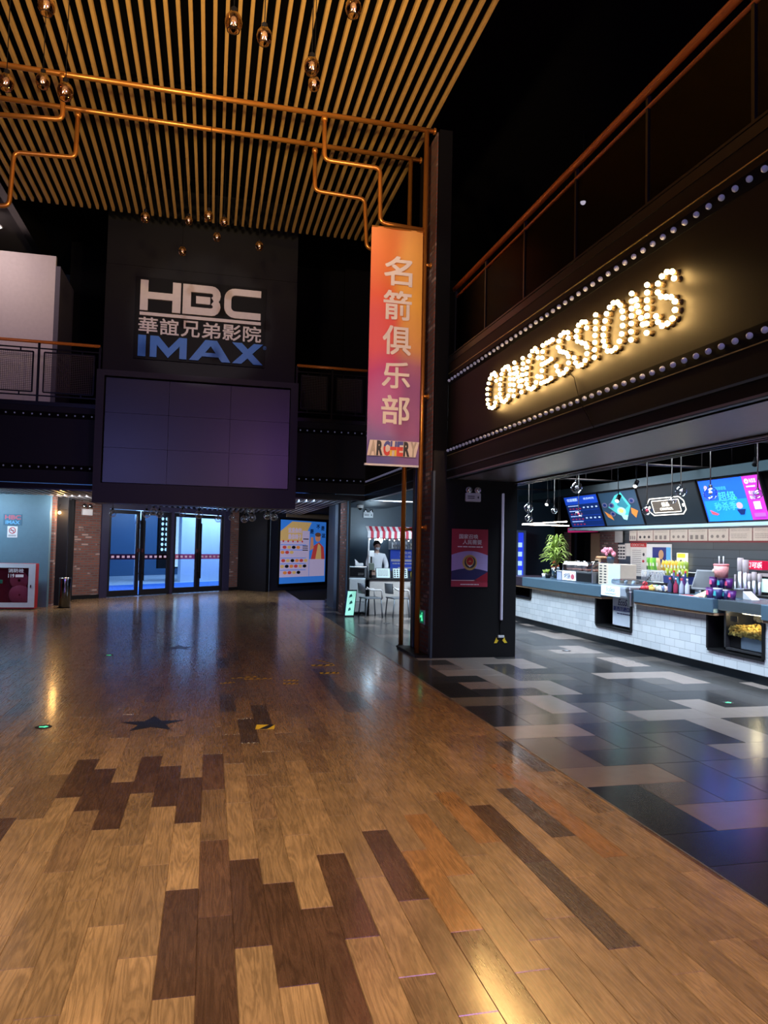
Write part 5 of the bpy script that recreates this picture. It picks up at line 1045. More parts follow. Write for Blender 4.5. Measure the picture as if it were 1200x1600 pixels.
a, b_ = U(873, 840, 1, 18.3), U(888, 887, 1, 18.3)
part('sheet', MB().box(a.x, b_.x, 18.28, 18.3, b_.z, a.z), mat('pink_edge_print', (.4, .05, .14), .5), t); bd = Board((a.x, 18.28, b_.z), (1, 0, 0), (0, 0, 1), t)
w, h = b_.x-a.x, a.z-b_.z; bd.rect('picture', mat('pale_blue_print', (.3, .36, .6), .5), w*.08, h*.02, w*.85, h*.78, 1); bd.lines('print', NAVY, w*.2, h*.2, w*.75, h*.7, 5, 2, .4, seed=3); bd.text('lettering', OFFW, '爆米花', w*.15, h*.83, w*.85, h*.94, 1, bold=.02); bd.build()
# ------------------------------------------------------------------ things on the counter
def on(px, X=6.6, z=CT): return Vector((X, yx(px, X), z))
p = on(868, 6.55); t = thing('potted_plant', 'tall leafy green plant in a glass cylinder on the counter end', 'plant', p)
part('vase', MB().lathe(tuple(p), [(.075, 0), (.08, .01), (.08, .24), (.07, .24), (.07, .02)], 18), PANE, t)
part('stems', MB().tube([p+Vector((0, 0, .02)), p+Vector((.01, 0, .4)), p+Vector((0, 0, .62))], [.03, .018, .008], 8), mat('brown_stem', (.10, .07, .03), .7), t)
lf = MB(); rr = random.Random(3)
for i in range(120):
    z0 = rr.uniform(.26, .74); a = rr.uniform(0, 2*PI); spread = .24*(1-abs(z0-.42)/.5)*rr.uniform(.7, 1.15)+.05; up = rr.uniform(.02, .16)
    b0 = p+Vector((.02*math.cos(a), .02*math.sin(a), z0)); d = Vector((math.cos(a), math.sin(a), 0)); s = Vector((-d.y, d.x, 0)); n_ = 5; vs = []
    for k in range(n_+1):
        u = k/n_; c = b0+d*spread*u+Vector((0, 0, up*math.sin(PI*.75*u)*1.4-.05*u*u)); wv = .014*math.sin(PI*(.12+.88*u))+.001; vs += [c-s*wv, c+Vector((0, 0, .004)), c+s*wv]
    lf.add(vs, [[3*k, 3*k+1, 3*k+4, 3*k+3] for k in range(n_)]+[[3*k+1, 3*k+2, 3*k+5, 3*k+4] for k in range(n_)], True)
part('foliage', lf, mat('yellow_green_leaf', (.30, .42, .07), .45, var=.3, nsc=20), t)
q = MB()
for i in range(9): q.ball(tuple(p+Vector((rr.uniform(-.09, .09), rr.uniform(-.09, .09), rr.uniform(.22, .36)))), .018, 8)
part('red_berries', q, mat('orange_red_berries', (.6, .10, .03), .4), t)
for px, lb, hh in ((851, 'small succulent in a dark pot at the left of the counter plants', .10), (856, 'second small potted plant touching the glass vase', .13)):
    p = on(px, 6.62); t = thing('small_pot_plant', lb, 'plant', p)
    part('pot', MB().lathe(tuple(p), [(.0, 0), (.045, 0), (.055, .09), (.045, .09), (.04, .02)], 14), BLACK if hh > .11 else WHITE, t)
    q = MB()
    for i in range(12): a = i*2.4; q.tube([p+Vector((0, 0, .08)), p+Vector((.04*math.cos(a), .04*math.sin(a), .1+hh*.6))], [.012, .002], 6)
    part('leaves', q, MATS['yellow_green_leaf'], t)
def box_thing(name, label, cat, px0, px1, X0, X1, z0, z1, m_, b=.01):
    a, c = yx(px0, X0), yx(px1, X0); t = thing(name, label, cat, ((X0+X1)/2, (a+c)/2, z0)); part('body', MB().bbox(X0, X1, c, a, z0, z1, b), m_, t); return t, a, c
t, a, c = box_thing('napkin_box', 'small pale box beside the sausage warmer', 'box', 870, 877, 6.5, 6.62, CT, CT+.17, mat('pale_violet_box', (.35, .38, .55), .5)); part('lid', MB().box(6.49, 6.63, c-.01, a+.01, CT+.17, CT+.18), WHITE, t)
t, a, c = box_thing('sausage_warmer', 'sausage warmer with curved glass hood and lit white advert front', 'food warmer', 878, 925, 6.45, 6.85, CT, CT+.20, STEEL)
bd = Board((6.449, a, CT), (0, -1, 0), (0, 0, 1), t); w = a-c; bd.rect('advert_front', em('advert_white', (.75, .8, .85), .7), w*.02, .02, w*.48, .19, 1); bd.text('advert_lettering', mat('grey_print_b', (.2, .22, .3), .5), '烤肠', w*.08, .05, w*.30, .15, 2, bold=.02); bd.ell('advert_lettering', mat('pinkish_red_print', (.5, .1, .14), .5), w*.38, .09, w*.06, .05, 2); bd.rect('dark_grille', BLACK, w*.52, .02, w*.98, .17, 1); bd.build()
hd = MB(); pr_ = [(6.46, CT+.20), (6.46, CT+.31), (6.50, CT+.37), (6.80, CT+.37), (6.84, CT+.20)]
n_ = len(pr_); hd.add([(x, y, z) for y in (c+.02, a-.02) for x, z in pr_], [[i, i+1, n_+i+1, n_+i] for i in range(n_-1)]+[list(range(n_)), list(range(n_, 2*n_))[::-1]])
part('glass_hood', hd, glass('warmer_glass', (.88, .93, .97), .16, .03), t)
part('hood_edge', MB().tube([(6.46, a-.02, CT+.20), (6.46, a-.02, CT+.31), (6.50, a-.02, CT+.37), (6.80, a-.02, CT+.37)], .008, 6).tube([(6.46, c+.02, CT+.20), (6.46, c+.02, CT+.31), (6.50, c+.02, CT+.37), (6.80, c+.02, CT+.37)], .008, 6).tube([(6.50, a, CT+.375), (6.50, c, CT+.375)], .01, 6), CHROME, t)
for k in range(5): y = a-.1-(a-c-.2)*k/4; part('roller_sausage', MB().tube([(6.5, y, CT+.22), (6.78, y, CT+.22)], .02, 8), mat('sausage_brown', (.35, .10, .05), .4), t)
t, a, c = box_thing('bread_display', 'small tilted wooden bread display beside the price box', 'display box', 926, 938, 6.9, 7.09, CT+.16, CT+.19, WOODTRIM)
part('sloping_side', MB().prism([(0, 0), (a-c, 0), (a-c, .25), (.12*(a-c)/.3, .25)], (6.89, a, CT+.18), (0, -1, 0), (0, 0, 1), .02), WOODTRIM, t); part('dark_inside', MB().prism([(.06, .02), ((a-c)*.95, .02), ((a-c)*.95, .22), (.14, .22)], (6.867, a, CT+.18), (0, -1, 0), (0, 0, 1), .005), BLACK2, t)
part('leg', MB().box(6.92, 7.08, c+.02, c+.04, CT, CT+.16).box(6.92, 7.08, a-.06, a-.04, CT, CT+.16), CHROME, t); q = MB()
for i in range(8): q.ball((6.96+.06*(i % 2), c+.04+(a-c-.08)*i/8, CT+.45), .045, 8, sc=(1, 1, .6))
part('bread_topping', q, mat('bread_brown', (.45, .22, .10), .7), t)
t, a, c = box_thing('price_box', 'cream price box with rows of dark slots standing on the counter', 'display box', 935, 969, 6.55, 6.85, CT, CT+.36, mat('cream_card', (.62, .52, .40), .6), .005)
bd = Board((6.549, a, CT), (0, -1, 0), (0, 0, 1), t); w = a-c
for i in range(2):
    for j in range(7): bd.rect('slot', INK, w*(.07+i*.2), .03+j*.047, w*(.18+i*.2), .05+j*.047, 1)
bd.rect('pale_side', mat('pale_blue_card', (.5, .6, .68), .5), w*.48, .0, w, .36, 1); bd.build()
p = on(954, 6.95, CT+.36); p = Vector((6.7, yx(954, 6.7), CT+.36)); t = thing('flower_vase', 'pink carnations in a small dark vase on the price box', 'flowers', p)
part('vase', MB().lathe(tuple(p), [(.0, 0), (.05, 0), (.065, .09), (.055, .12), (.05, .12), (.045, .02)], 14), mat('dark_teal_vase', (.03, .05, .08), .2), t); q = MB(); q2 = MB()
for i in range(16):
    a_ = i*2.4; r_ = .035+.03*(i % 3); c_ = p+Vector((r_*.6*math.cos(a_), r_*1.6*math.sin(a_)+.06, .2+.045*math.cos(i*1.7))); q.ball(tuple(c_), .038, 7); q2.tube([p+Vector((0, 0, .08)), c_], .004, 5)
part('blossoms', q, mat('carnation_pink', (.75, .25, .32), .7, var=.4, nsc=60, bump=.6), t); part('stems', q2, mat('dark_green_stem', (.04, .12, .04), .6), t)
# ice-lolly freezer in the gap
fa, fb = 10.72, 10.08
t = thing('ice_cream_freezer', 'white ice cream freezer with glass dome set into the counter niche', 'freezer', (6.6, 10.4, .315))
FW = mat('freezer_white', (.60, .66, .76), .3)
part('cabinet', MB().bbox(6.40, 6.74, fb+.02, fa, .34, .80, .01), FW, t); part('foot', MB().box(6.42, 6.72, fb+.05, fb+.1, .315, .34).box(6.42, 6.72, fa-.1, fa-.05, .315, .34), BLACK, t)
part('head', MB().bbox(6.22, 6.8, 10.02, 10.80, .80, 1.0, .04), mat('freezer_silver', (.45, .5, .58), .3, .4), t)
bd = Board((6.218, 10.76, .82), (0, -1, 0), (0, 0, 1), t); bd.rect('lit_name_plate', em('freezer_plate', (.62, .78, .92), .7), 0, 0, .56, .16, 1); bd.text('plate_lettering', GR, 'EcoSeca', .16, .07, .40, .14, 2, shear=.15); bd.text('plate_lettering', GR, 'HANDMADE', .12, .02, .44, .05, 2); bd.build()
part('glass_dome', MB().bbox(6.30, 6.74, 10.08, 10.62, 1.0, 1.09, .035), glass('warmer_glass', (.88, .93, .97), .16, .03), t)
part('side_arm', MB().bbox(6.20, 6.26, 9.90, 9.98, .70, .93, .02).bbox(6.2, 6.6, 9.92, 10.04, .9, .99, .03), STEEL, t)
q = MB()
for i in range(6): q.tube([(6.4+.05*(i % 3), 10.15+.07*i, 1.0), (6.42+.05*(i % 3), 10.15+.07*i, 1.07)], .02, 7)
part('ice_lollies', q, mat('pastel_ices', (.5, .6, .7), .3), t)
BLU = mat('royal_blue_print', (.02, .05, .35), .4)
bd = Board((6.398, fa, .34), (0, -1, 0), (0, 0, 1), t); bd.text('script_lettering', NAVY, 'EcoSeca', .17, .33, .60, .43, 1, shear=.25, bold=.01); bd.text('front_characters', BLU, '新西兰进口冰', .04, .24, .60, .31, 1, bold=.03); bd.lines('small_print', NAVY, .14, .19, .60, .21, 1, 1, .8); bd.rect('latch', STEEL, .56, .08, .58, .15, 1); bd.build()
# near counter: fruit, sweets, crisps rack, bottles, till
COLS = dict(apple=(.55, .04, .05), pear=(.55, .35, .08), cream=(.6, .5, .3))
for i, (px, X, z, c, lb) in enumerate([(1005, 6.4, 0, 'apple', 'front red apple at the left end of the sweets tray'), (1010, 6.45, 0, 'apple', 'second red apple in the sweets tray'), (1008, 6.55, .055, 'apple', 'red apple on top of the other apples'), (1014, 6.5, .0, 'apple', 'red apple behind the yellow sweets'),
        (1019, 6.38, .0, 'pear', 'yellow wrapped sweet beside the apples')]):
    p = on(px, X)+Vector((0, 0, z+.03)); t = thing('apple' if c == 'apple' else 'wrapped_sweet', lb, 'fruit' if c == 'apple' else 'sweets', p)
    part('flesh' if c == 'apple' else 'wrapper', MB().ball(tuple(p), .042, 14, sc=(1, 1, .9)), mat('fruit_'+c, COLS[c], .35, var=.25), t)
    part('stalk' if c == 'apple' else 'twist', MB().tube([p+Vector((0, 0, .03)), p+Vector((.005, 0, .05))], .004, 5), BLACK, t)
q = [('wrapped_sweet', 'sweets')]
sc5 = [((.62, .40, .06), 'yellow packet'), ((.6, .55, .45), 'cream packet'), ((.05, .25, .12), 'dark green packet'), ((.7, .7, .7), 'white packet'), ((.15, .2, .35), 'blue-grey packet'), ((.75, .75, .78), 'silver-white packet'), ((.5, .3, .3), 'dusky pink packet')]
def packet(name, label, cat, p, w, h, dpt, c, tilt=0, emitk=None):
    t = thing(name, label, cat, p); M = Matrix.Translation(p) @ Matrix.Rotation(tilt, 4, 'X') @ Matrix.Rotation(-.12, 4, 'Y'); mb = MB(M)
    n = 6; vs = []; 
    for sgn in (-1, 1):
        for j in range(n+1):
            for i in range(n+1):
                u, v = i/n, j/n; vs.append((sgn*dpt/2*math.sin(PI*u)**.6*math.sin(PI*v)**.6*(-1)-(.0008*sgn), (u-.5)*w, v*h))
    N1 = (n+1)**2; g_ = lambda i, j: j*(n+1)+i
    fs = [[g_(i, j), g_(i+1, j), g_(i+1, j+1), g_(i, j+1)] for i in range(n) for j in range(n)]
    mb.add(vs, fs+[[k+N1 for k in f_[::-1]] for f_ in fs], True); part('bag', mb, mat('pkt_%d_%d_%d' % tuple(int(v*100) for v in c), c, .3, var=.15), t)
    bd = MB(M); bd.prism([(-w*.25, h*.35), (w*.25, h*.35), (w*.2, h*.62), (-w*.2, h*.62)], (-dpt/2-.001, 0, 0), (0, -1, 0), (0, 0, 1), .001); part('print', bd, mat('pkt_print', (.6, .55, .4), .4), t)
    return t
for i, (c, nm) in enumerate(sc5): packet('sweet_packet', f'{nm} lying among the sweets in the open counter tray', 'sweets', on(1019+i*4.2, 6.42+.04*(i % 3)), .11, .09, .05, c, .3*(i % 3-1))
t = thing('sweets_tray', 'dark open tray holding apples and packets on the near counter', 'tray', (6.5, 9.3, CT)); a, c = yx(1001, 6.35), yx(1052, 6.35)
part('base', MB().box(6.33, 6.7, c, a, CT, CT+.008), BLACK, t); part('rim', MB().box(6.68, 6.7, c, a, CT+.008, CT+.06).tube([(6.33, a, CT+.01), (6.70, a+.25, CT+.22)], .006, 6).tube([(6.34, a, CT+.01), (6.34, c, CT+.01)], .006, 6), BLACK, t)
t = thing('crisps_rack', 'white wire rack holding bags of crisps behind the sweets', 'rack', (7.6, 9.5, CT)); a, c = yx(1003, 6.9), yx(1038, 6.9)
w_ = MB()
for k in range(16): y = a+(c-a)*k/15; w_.tube([(6.9, y, CT+.10), (6.9, y, CT+.27)], .005, 5)
w_.tube([(6.9, a, CT+.10), (6.9, c, CT+.10)], .007, 5).tube([(6.9, a, CT+.27), (6.9, c, CT+.27)], .006, 5)
part('wire_front', w_, WHITE, t); part('shelf', MB().box(6.9, 7.09, yx(1078, 6.9), a, CT+.095, CT+.10).box(6.95, 7.09, yx(1078, 6.9), a, CT+.28, CT+.287).box(7.07, 7.09, yx(1078, 6.9), a, CT+.0, CT+.28), mat('pale_shelf', (.5, .48, .48), .5), t)
part('blue_basket', MB().bbox(6.88, 7.06, yx(1074, 6.9), c, CT+.10, CT+.22, .01), mat('navy_basket', (.02, .03, .12), .4), t)
bags = [(1015, (.10, .30, .03), 'green crisp bag at the left end of the rack'), (1020, (.25, .55, .04), 'bright lime crisp bag in the rack'), (1024, (.12, .35, .04), 'dark green crisp bag beside the lime one'), (1030, (.62, .40, .20), 'tan snack bag next to the green bags'),
        (1036, (.7, .38, .03), 'first orange-yellow crisp bag'), (1041, (.72, .42, .03), 'second orange-yellow crisp bag'), (1046, (.7, .33, .03), 'third orange-yellow crisp bag'), (1051, (.65, .36, .04), 'fourth orange-yellow crisp bag'), (1056, (.6, .33, .03), 'fifth orange-yellow crisp bag'),
        (1061, (.4, .42, .04), 'olive-yellow crisp bag'), (1066, (.3, .36, .04), 'second olive crisp bag'), (1071, (.22, .28, .05), 'last olive crisp bag at the right end')]
for i, (px, c, lb) in enumerate(bags): packet('crisp_bag', lb+' on the counter rack', 'crisps', Vector((6.98, yx(px, 6.98), CT+.287)), .105, .17 if i > 3 else .2, .06, c, .35 if i > 3 else 0)
for i in range(6): packet('crisp_bag', ('leftmost', 'second', 'third', 'fourth', 'fifth', 'rightmost')[i]+' of the six lime bags in the lower row of the crisps rack', 'crisps', Vector((6.9, yx(1042+i*6, 6.9), CT+.22)), .08, .12, .04, (.36, .42, .05), .3)
bcol = [(.05, .06, .12), (.02, .02, .03), (.10, .12, .25), (.25, .03, .06), (.05, .2, .25), (.03, .03, .05), (.3, .32, .4), (.08, .03, .12), (.02, .05, .15), (.4, .45, .5)]
for i in range(10):
    p = on(1047+i*3.0, 6.42+.07*(i % 3)); hh = .20+.05*((i*7) % 3)
    t = thing('bottle', ('dark blue bottle at the left of the bottle cluster', 'black bottle second in the cluster', 'blue-violet bottle third in the cluster', 'wine-red bottle in the middle of the cluster', 'teal bottle just behind the red one', 'black bottle right of the teal one', 'grey-topped bottle in the cluster', 'purple bottle near the till', 'navy bottle next to the till', 'pale translucent bottle touching the till')[i], 'bottle', p)
    part('body', MB().lathe(tuple(p), [(.0, 0), (.03, 0), (.032, .02), (.032, hh*.6), (.012, hh*.82), (.012, hh)], 12), mat('bottle_%d' % i, bcol[i], .15), t); part('cap', MB().lathe((p.x, p.y, p.z+hh), [(.014, -.01), (.015, .02), (0, .021)], 10), mat('silver_cap', (.5, .5, .55), .3, .8) if i % 2 else RED, t)
t = thing('point_of_sale_screen', 'dark tilted point-of-sale touchscreen on the near counter', 'monitor', on(1090, 6.65))
yc = yx(1092, 6.55); M = Matrix.Translation((6.62, yc, CT+.07)) @ Matrix.Rotation(.25, 4, 'Z') @ Matrix.Rotation(.42, 4, 'Y')
part('bezel', MB(M).bbox(-.015, .02, -.20, .20, 0, .30, .01), mat('grey_bezel', (.16, .16, .17), .4), t); part('display', MB(M).box(-.018, -.0151, -.175, .175, .03, .275), mat('dark_display', (.05, .05, .055), .25), t)
part('stand', MB().bbox(6.62, 6.80, yc-.1, yc+.1, CT, CT+.03, .01).tube([(6.72, yc, CT+.02), (6.68, yc, CT+.16)], .025, 10), BLACK, t)
t = thing('red_mat', 'thin red counter mat in front of the till', 'mat', on(1080, 6.32)); part('mat', MB().box(6.27, 6.4, yx(1096, 6.3), yx(1065, 6.3), CT, CT+.006), RED, t); part('mat_border', MB().box(6.262, 6.27, yx(1096, 6.3), yx(1065, 6.3), CT, CT+.006), OFFW, t)
p = on(1098, 6.38); t = thing('paper_packet', 'open cream paper packet lying beside the popcorn tubs', 'packet', p); mb = MB()
mb.add([p+Vector(v) for v in ((-.05, .14, 0), (-.05, -.10, 0), (.1, -.10, 0), (.1, .14, 0), (0, -.10, .10), (.06, -.10, .10))], [(3, 2, 1, 0), (0, 1, 4), (0, 4, 5, 3), (3, 5, 2), (1, 2, 5, 4)]); part('paper', mb, mat('cream_paper', (.55, .48, .28), .6), t); part('fold', MB().box(p.x-.05, p.x+.1, p.y+.10, p.y+.15, CT, CT+.004), MATS['cream_paper'], t)
PUR, CUPW = mat('deep_purple_print', (.10, .02, .16), .4), mat('cup_white', (.7, .68, .7), .4)
def cup(lb, px, X, z, r, h, c, tall=False, sq=False):
    p = on(px, X)+Vector((0, 0, z)); t = thing('popcorn_tub', lb, 'popcorn tub', p)
    part('tub', MB().lathe(tuple(p), [(.0, 0), (r*.78, 0), (r, h), (r*.92, h), (r*.72, .01)], 18), c, t); part('rim', MB().lathe((p.x, p.y, p.z+h), [(r, -.012), (r*1.04, -.004), (r*.97, .004)], 18), CUPW if c.name != PUR.name else PUR, t)
    bd = MB(); bd.prism([(-r*.45, h*.3), (r*.45, h*.3), (r*.35, h*.75), (-r*.35, h*.75)], (p.x-r*.93, p.y, p.z), (0, -1, 0), (0, 0, 1), .004); part('picture', bd, mat('pink_print', (.75, .10, .22), .4) if c.name != 'tub_navy' else mat('teal_print', (.05, .35, .38), .4), t)
NVY = mat('tub_navy', (.03, .03, .14), .4)
for a_ in [('lowest-row purple popcorn tub nearest the paper packet', 1110, 6.36, 0, .055, .135, PUR), ('lowest-row violet popcorn tub, second', 1122, 6.34, 0, .058, .135, NVY), ('lowest-row dark popcorn tub, third', 1134, 6.42, 0, .052, .12, NVY), ('lowest-row purple popcorn tub, fourth', 1144, 6.44, 0, .05, .11, PUR),
           ('middle-row purple popcorn tub on the left of the stack', 1115, 6.38, .14, .052, .13, PUR), ('middle-row navy popcorn tub in the stack', 1127, 6.38, .14, .05, .13, NVY), ('middle-row dark purple popcorn tub at the right', 1139, 6.43, .14, .05, .12, PUR)]: cup(*a_)
p = on(1127, 6.38)+Vector((0, 0, .275)); t = thing('drink_bucket', 'pink patterned bucket with two white straws on top of the popcorn tubs', 'bucket', p)
part('bucket', MB().lathe(tuple(p), [(.0, 0), (.078, 0), (.09, .16), (.085, .16), (.07, .01)], 20), mat('pink_pattern', (.72, .30, .28), .4, var=.35, nsc=40), t); part('lid', MB().lathe((p.x, p.y, p.z+.16), [(.0, .012), (.088, .012), (.096, .0), (.09, -.014)], 20), mat('coral_lid', (.75, .20, .20), .4), t)
for q_ in (-.04, .04): part('straw', MB().tube([(p.x, p.y+q_, p.z+.16), (p.x, p.y+q_, p.z+.27)], .007, 8), WHITE, t)
part('side_charm', MB().ball((p.x-.03, p.y+.09, p.z+.08), .03, 8), MATS['cream_card'], t)
t, a, c = box_thing('napkin_dispenser', 'silver and white napkin dispenser behind the glass popcorn case', 'dispenser', 1146, 1161, 6.7, 6.85, CT, CT+.13, STEEL); part('napkins', MB().prism([(0, 0), (.16, 0), (.0, .10)], (6.69, c-.01, CT), (0, -1, 0), (0, 0, 1), .12), WHITE, t)
for i, (px, zz, hh, r) in enumerate([(1149, 0, .22, .012), (1157, 0, .42, .033), (1165, 0, .40, .033), (1171, 0, .24, .022), (1178.5, 0, .26, .026), (1187, 0, .24, .022)]):
    p = Vector((8.35, yx(px, 8.35), .9)); t = thing('cup_dispenser', ('thin steel rod left of the cup tubes', 'tallest steel cup tube with a textured top', 'second tall steel cup tube', 'short steel cup tube right of the tall pair', 'thick short steel cup tube', 'last steel cup tube before the drinks machine')[i], 'cup tube', p)
    hh *= 1.35; part('tube', MB().lathe(tuple(p), [(r*1.3, 0), (r*1.3, hh), (0, hh)], 14), STEEL, t); part('cups', MB().lathe((p.x, p.y, p.z+hh*.62), [(r*1.34, 0), (r*1.5, .01), (r*1.5, hh*.36), (r*1.3, hh*.38)], 14), mat('stacked_cups', (.3, .28, .3), .5), t)
# popcorn warmer
t = thing('popcorn_case', 'glass-fronted popcorn case with warm light at the right end of the counter', 'popcorn case', (6.8, 7.65, .335))
ca, cb = 8.02, 7.33
part('frame', MB().box(6.36, 7.0, ca-.03, ca, .335, .93).box(6.36, 7.0, cb, cb+.03, .335, .93).box(6.36, 7.0, cb, ca, .335, .36).box(6.97, 7.0, cb, ca, .36, .93), mat('dark_case_frame', (.05, .05, .055), .3, .5), t)
part('top', MB().bbox(6.28, 7.05, 7.27, ca+.02, .82, .955, .008), mat('grey_blue_steel', (.22, .27, .30), .25, .8), t)
part('lower_drawer', MB().bbox(6.40, 6.96, cb+.03, ca-.25, .37, .52, .006), mat('blue_grey_drawer', (.14, .19, .26), .35, .5), t); part('dark_side', MB().box(6.42, 6.96, ca-.24, ca-.04, .37, .52), BLACK, t)
part('glass_front', MB().box(6.365, 6.372, cb+.03, ca-.03, .52, .82), glass('warmer_glass', (.88, .93, .97), .16, .03), t)
part('lamp', MB().bbox(6.5, 6.56, cb+.05, ca-.15, .785, .81, .008), em('case_lamp', (1, .8, .5), 14), t)
part('notice', MB().box(6.376, 6.38, ca-.22, ca-.09, .69, .76), mat('cream_card', (.62, .52, .40), .6), t)
point('popcorn_case_glow', (6.55, 7.66, .76), 8, (1, .75, .38), .06)
part('orange_corner', MB().bbox(6.34, 6.5, 7.02, 7.24, .70, .84, .01), mat('orange_wood', (.4, .14, .03), .4), thing('wood_corner_box', 'orange-brown corner box at the extreme right of the counter', 'box', (6.42, 7.1, .7)))
q = MB(); rr = random.Random(11)
for i in range(900):
    y = rr.uniform(cb+.05, ca-.05); hmax = .56+.075*((y-cb)/(ca-cb))+.02*math.sin(y*17); x = rr.uniform(6.385, 6.8); z = rr.uniform(.52, hmax+.05*(x-6.38)); r_ = rr.uniform(.012, .02)
    q.ball((x, y, z), r_, 6, 4, sc=(rr.uniform(.7, 1.3), rr.uniform(.7, 1.3), rr.uniform(.7, 1.2)))
single('popcorn_heap', q, mat('golden_popcorn', (.92, .66, .16), .55, var=.35, nsc=70), 'heap of golden popcorn inside the glass case', 'popcorn', kind='stuff')
# ------------------------------------------------------------------ kiosk beyond the pillar
WHF = mat('fridge_white', (.48, .50, .52), .4)
t = thing('refrigerator', 'waist-high pale refrigerator with two doors left of the kiosk counter', 'refrigerator', (3.15, 16.1, 0))
fx0, fx1 = 2.99, 3.42
part('body', MB().bbox(fx0, fx1, 16.0, 16.5, .03, .80, .015), mat('fridge_grey_edge', (.30, .33, .36), .35, .3), t); part('upper_door', MB().bbox(fx0+.05, fx1-.03, 15.975, 16.0, .27, .78, .01), WHF, t); part('lower_door', MB().bbox(fx0+.05, fx1-.03, 15.975, 16.0, .05, .26, .01), WHF, t); part('foot_bar', MB().box(fx0+.02, fx1-.02, 16.02, 16.45, 0, .03), BLACK, t)
t = thing('microwave_oven', 'silver microwave oven on top of the refrigerator', 'microwave', (3.2, 16.2, .80))
part('case', MB().bbox(fx0+.0, fx1+.02, 16.02, 16.42, .80, 1.06, .012), STEEL, t); part('door_window', MB().bbox(fx0+.06, fx1-.03, 16.005, 16.02, .825, 1.035, .006), mat('black_glass', (.01, .01, .012), .1), t)
bd = Board((fx0+.2, 16.003, .86), (1, 0, 0), (0, 0, 1), t); bd.lines('dial_marks', GR, .05, .0, .18, .06, 2, 1, .3, seed=1); bd.build()
p = Vector((3.30, 16.2, 1.06)); t = thing('tissue_box', 'white tissue box with a rising tissue on the microwave', 'tissue box', p); part('box', MB().bbox(p.x-.11, p.x+.08, 16.12, 16.24, 1.06, 1.13, .01), WHITE, t); part('tissue', MB().prism([(-.04, 0), (.04, 0), (.0, .04), (-.06, .09), (-.05, .04)], (p.x-.05, 16.18, 1.13), (1, 0, 0), (0, 0, 1), .02), PWH, t)
kx0, kx1, ky = 3.50, 4.75, 15.95
t = thing('kiosk_counter', 'pale-fronted snack kiosk counter with black top', 'counter', (4.1, ky, 0))
part('front_panel', MB().box(kx0, kx1, ky, ky+.03, .0, .76), mat('warm_white_panel', (.55, .50, .47), .5), t); part('worktop', MB().bbox(kx0-.07, kx1, ky-.04, ky+.6, .76, .80, .008), BLACK, t); part('side_panel', MB().box(kx0-.03, kx0, ky+.01, ky+.58, 0, .76), BLACK, t)
def sloped(name, label, cat, x0, x1, Y, z0, h, frame, face, art):
    t = thing(name, label, cat, ((x0+x1)/2, Y, z0)); uy = Vector((0, .28, 1)).normalized()
    part('frame', MB().prism([(0, 0), (x1-x0, 0), (x1-x0, h), (0, h)], (x0, Y, z0), (1, 0, 0), uy, .015), frame, t); part('back_leg', MB().prism([(0, 0), (.05, 0), (.05, h*.9), (0, h*.9)], ((x0+x1)/2, Y+h*.45, z0), (1, 0, 0), Vector((0, -.12, 1)).normalized(), .008), BLACK, t)
    bd = Board((x0, Y, z0), (1, 0, 0), uy, t); w = x1-x0; bd.rect('sheet', face, w*.06, h*.06, w*.94, h*.94, 1); art(bd, w, h); bd.build(); return t
SHT = mat('pale_mint_sheet', (.5, .62, .62), .5, emit=(.5, .7, .7), es=.12)
sloped('framed_menu', 'framed menu on the kiosk counter in front of the person', 'menu', 3.64, 3.99, 15.98, .80, .24, TRIMDK, SHT, lambda b, w, h: b.lines('print', GR, w*.15, h*.2, w*.85, h*.85, 5, 2, .4, seed=2))
def sqs(b, w, h):
    for i in range(5):
        for j in range(4): b.rect('print', INK, w*(.1+i*.17), h*(.12+j*.2), w*(.2+i*.17), h*(.26+j*.2), 2)
sloped('framed_menu', 'framed chart of black squares, second frame on the kiosk counter', 'menu', 4.03, 4.40, 15.98, .80, .24, TRIMDK, SHT, sqs)
p = Vector((4.50, 16.05, .80)); t = thing('sauce_bottle', 'yellow sauce bottle on the kiosk counter behind the pipes', 'bottle', p); part('bottle', MB().lathe(tuple(p), [(0, 0), (.03, 0), (.03, .13), (.012, .17)], 12), YEL, t); part('nozzle', MB().lathe((p.x, p.y, p.z+.165), [(.014, 0), (.004, .05), (0, .05)], 10), WHITE, t)
e = U(580, 878, 1, 16.0); t = thing('scanner_stand', 'black scanner stand with a small white head on the kiosk counter', 'scanner', (e.x, 16.0, .80)); part('pole', MB().tube([(e.x, 16.0, .8), (e.x, 16.0, 1.30)], .02, 8), BLACK, t); part('head', MB().bbox(e.x-.06, e.x+.06, 15.98, 16.02, 1.28, 1.42, .01), WHITE, t); part('terminal', MB().bbox(e.x-.06, e.x+.06, 15.94, 15.98, .98, 1.14, .01), mat('olive_terminal', (.10, .12, .10), .4), t)
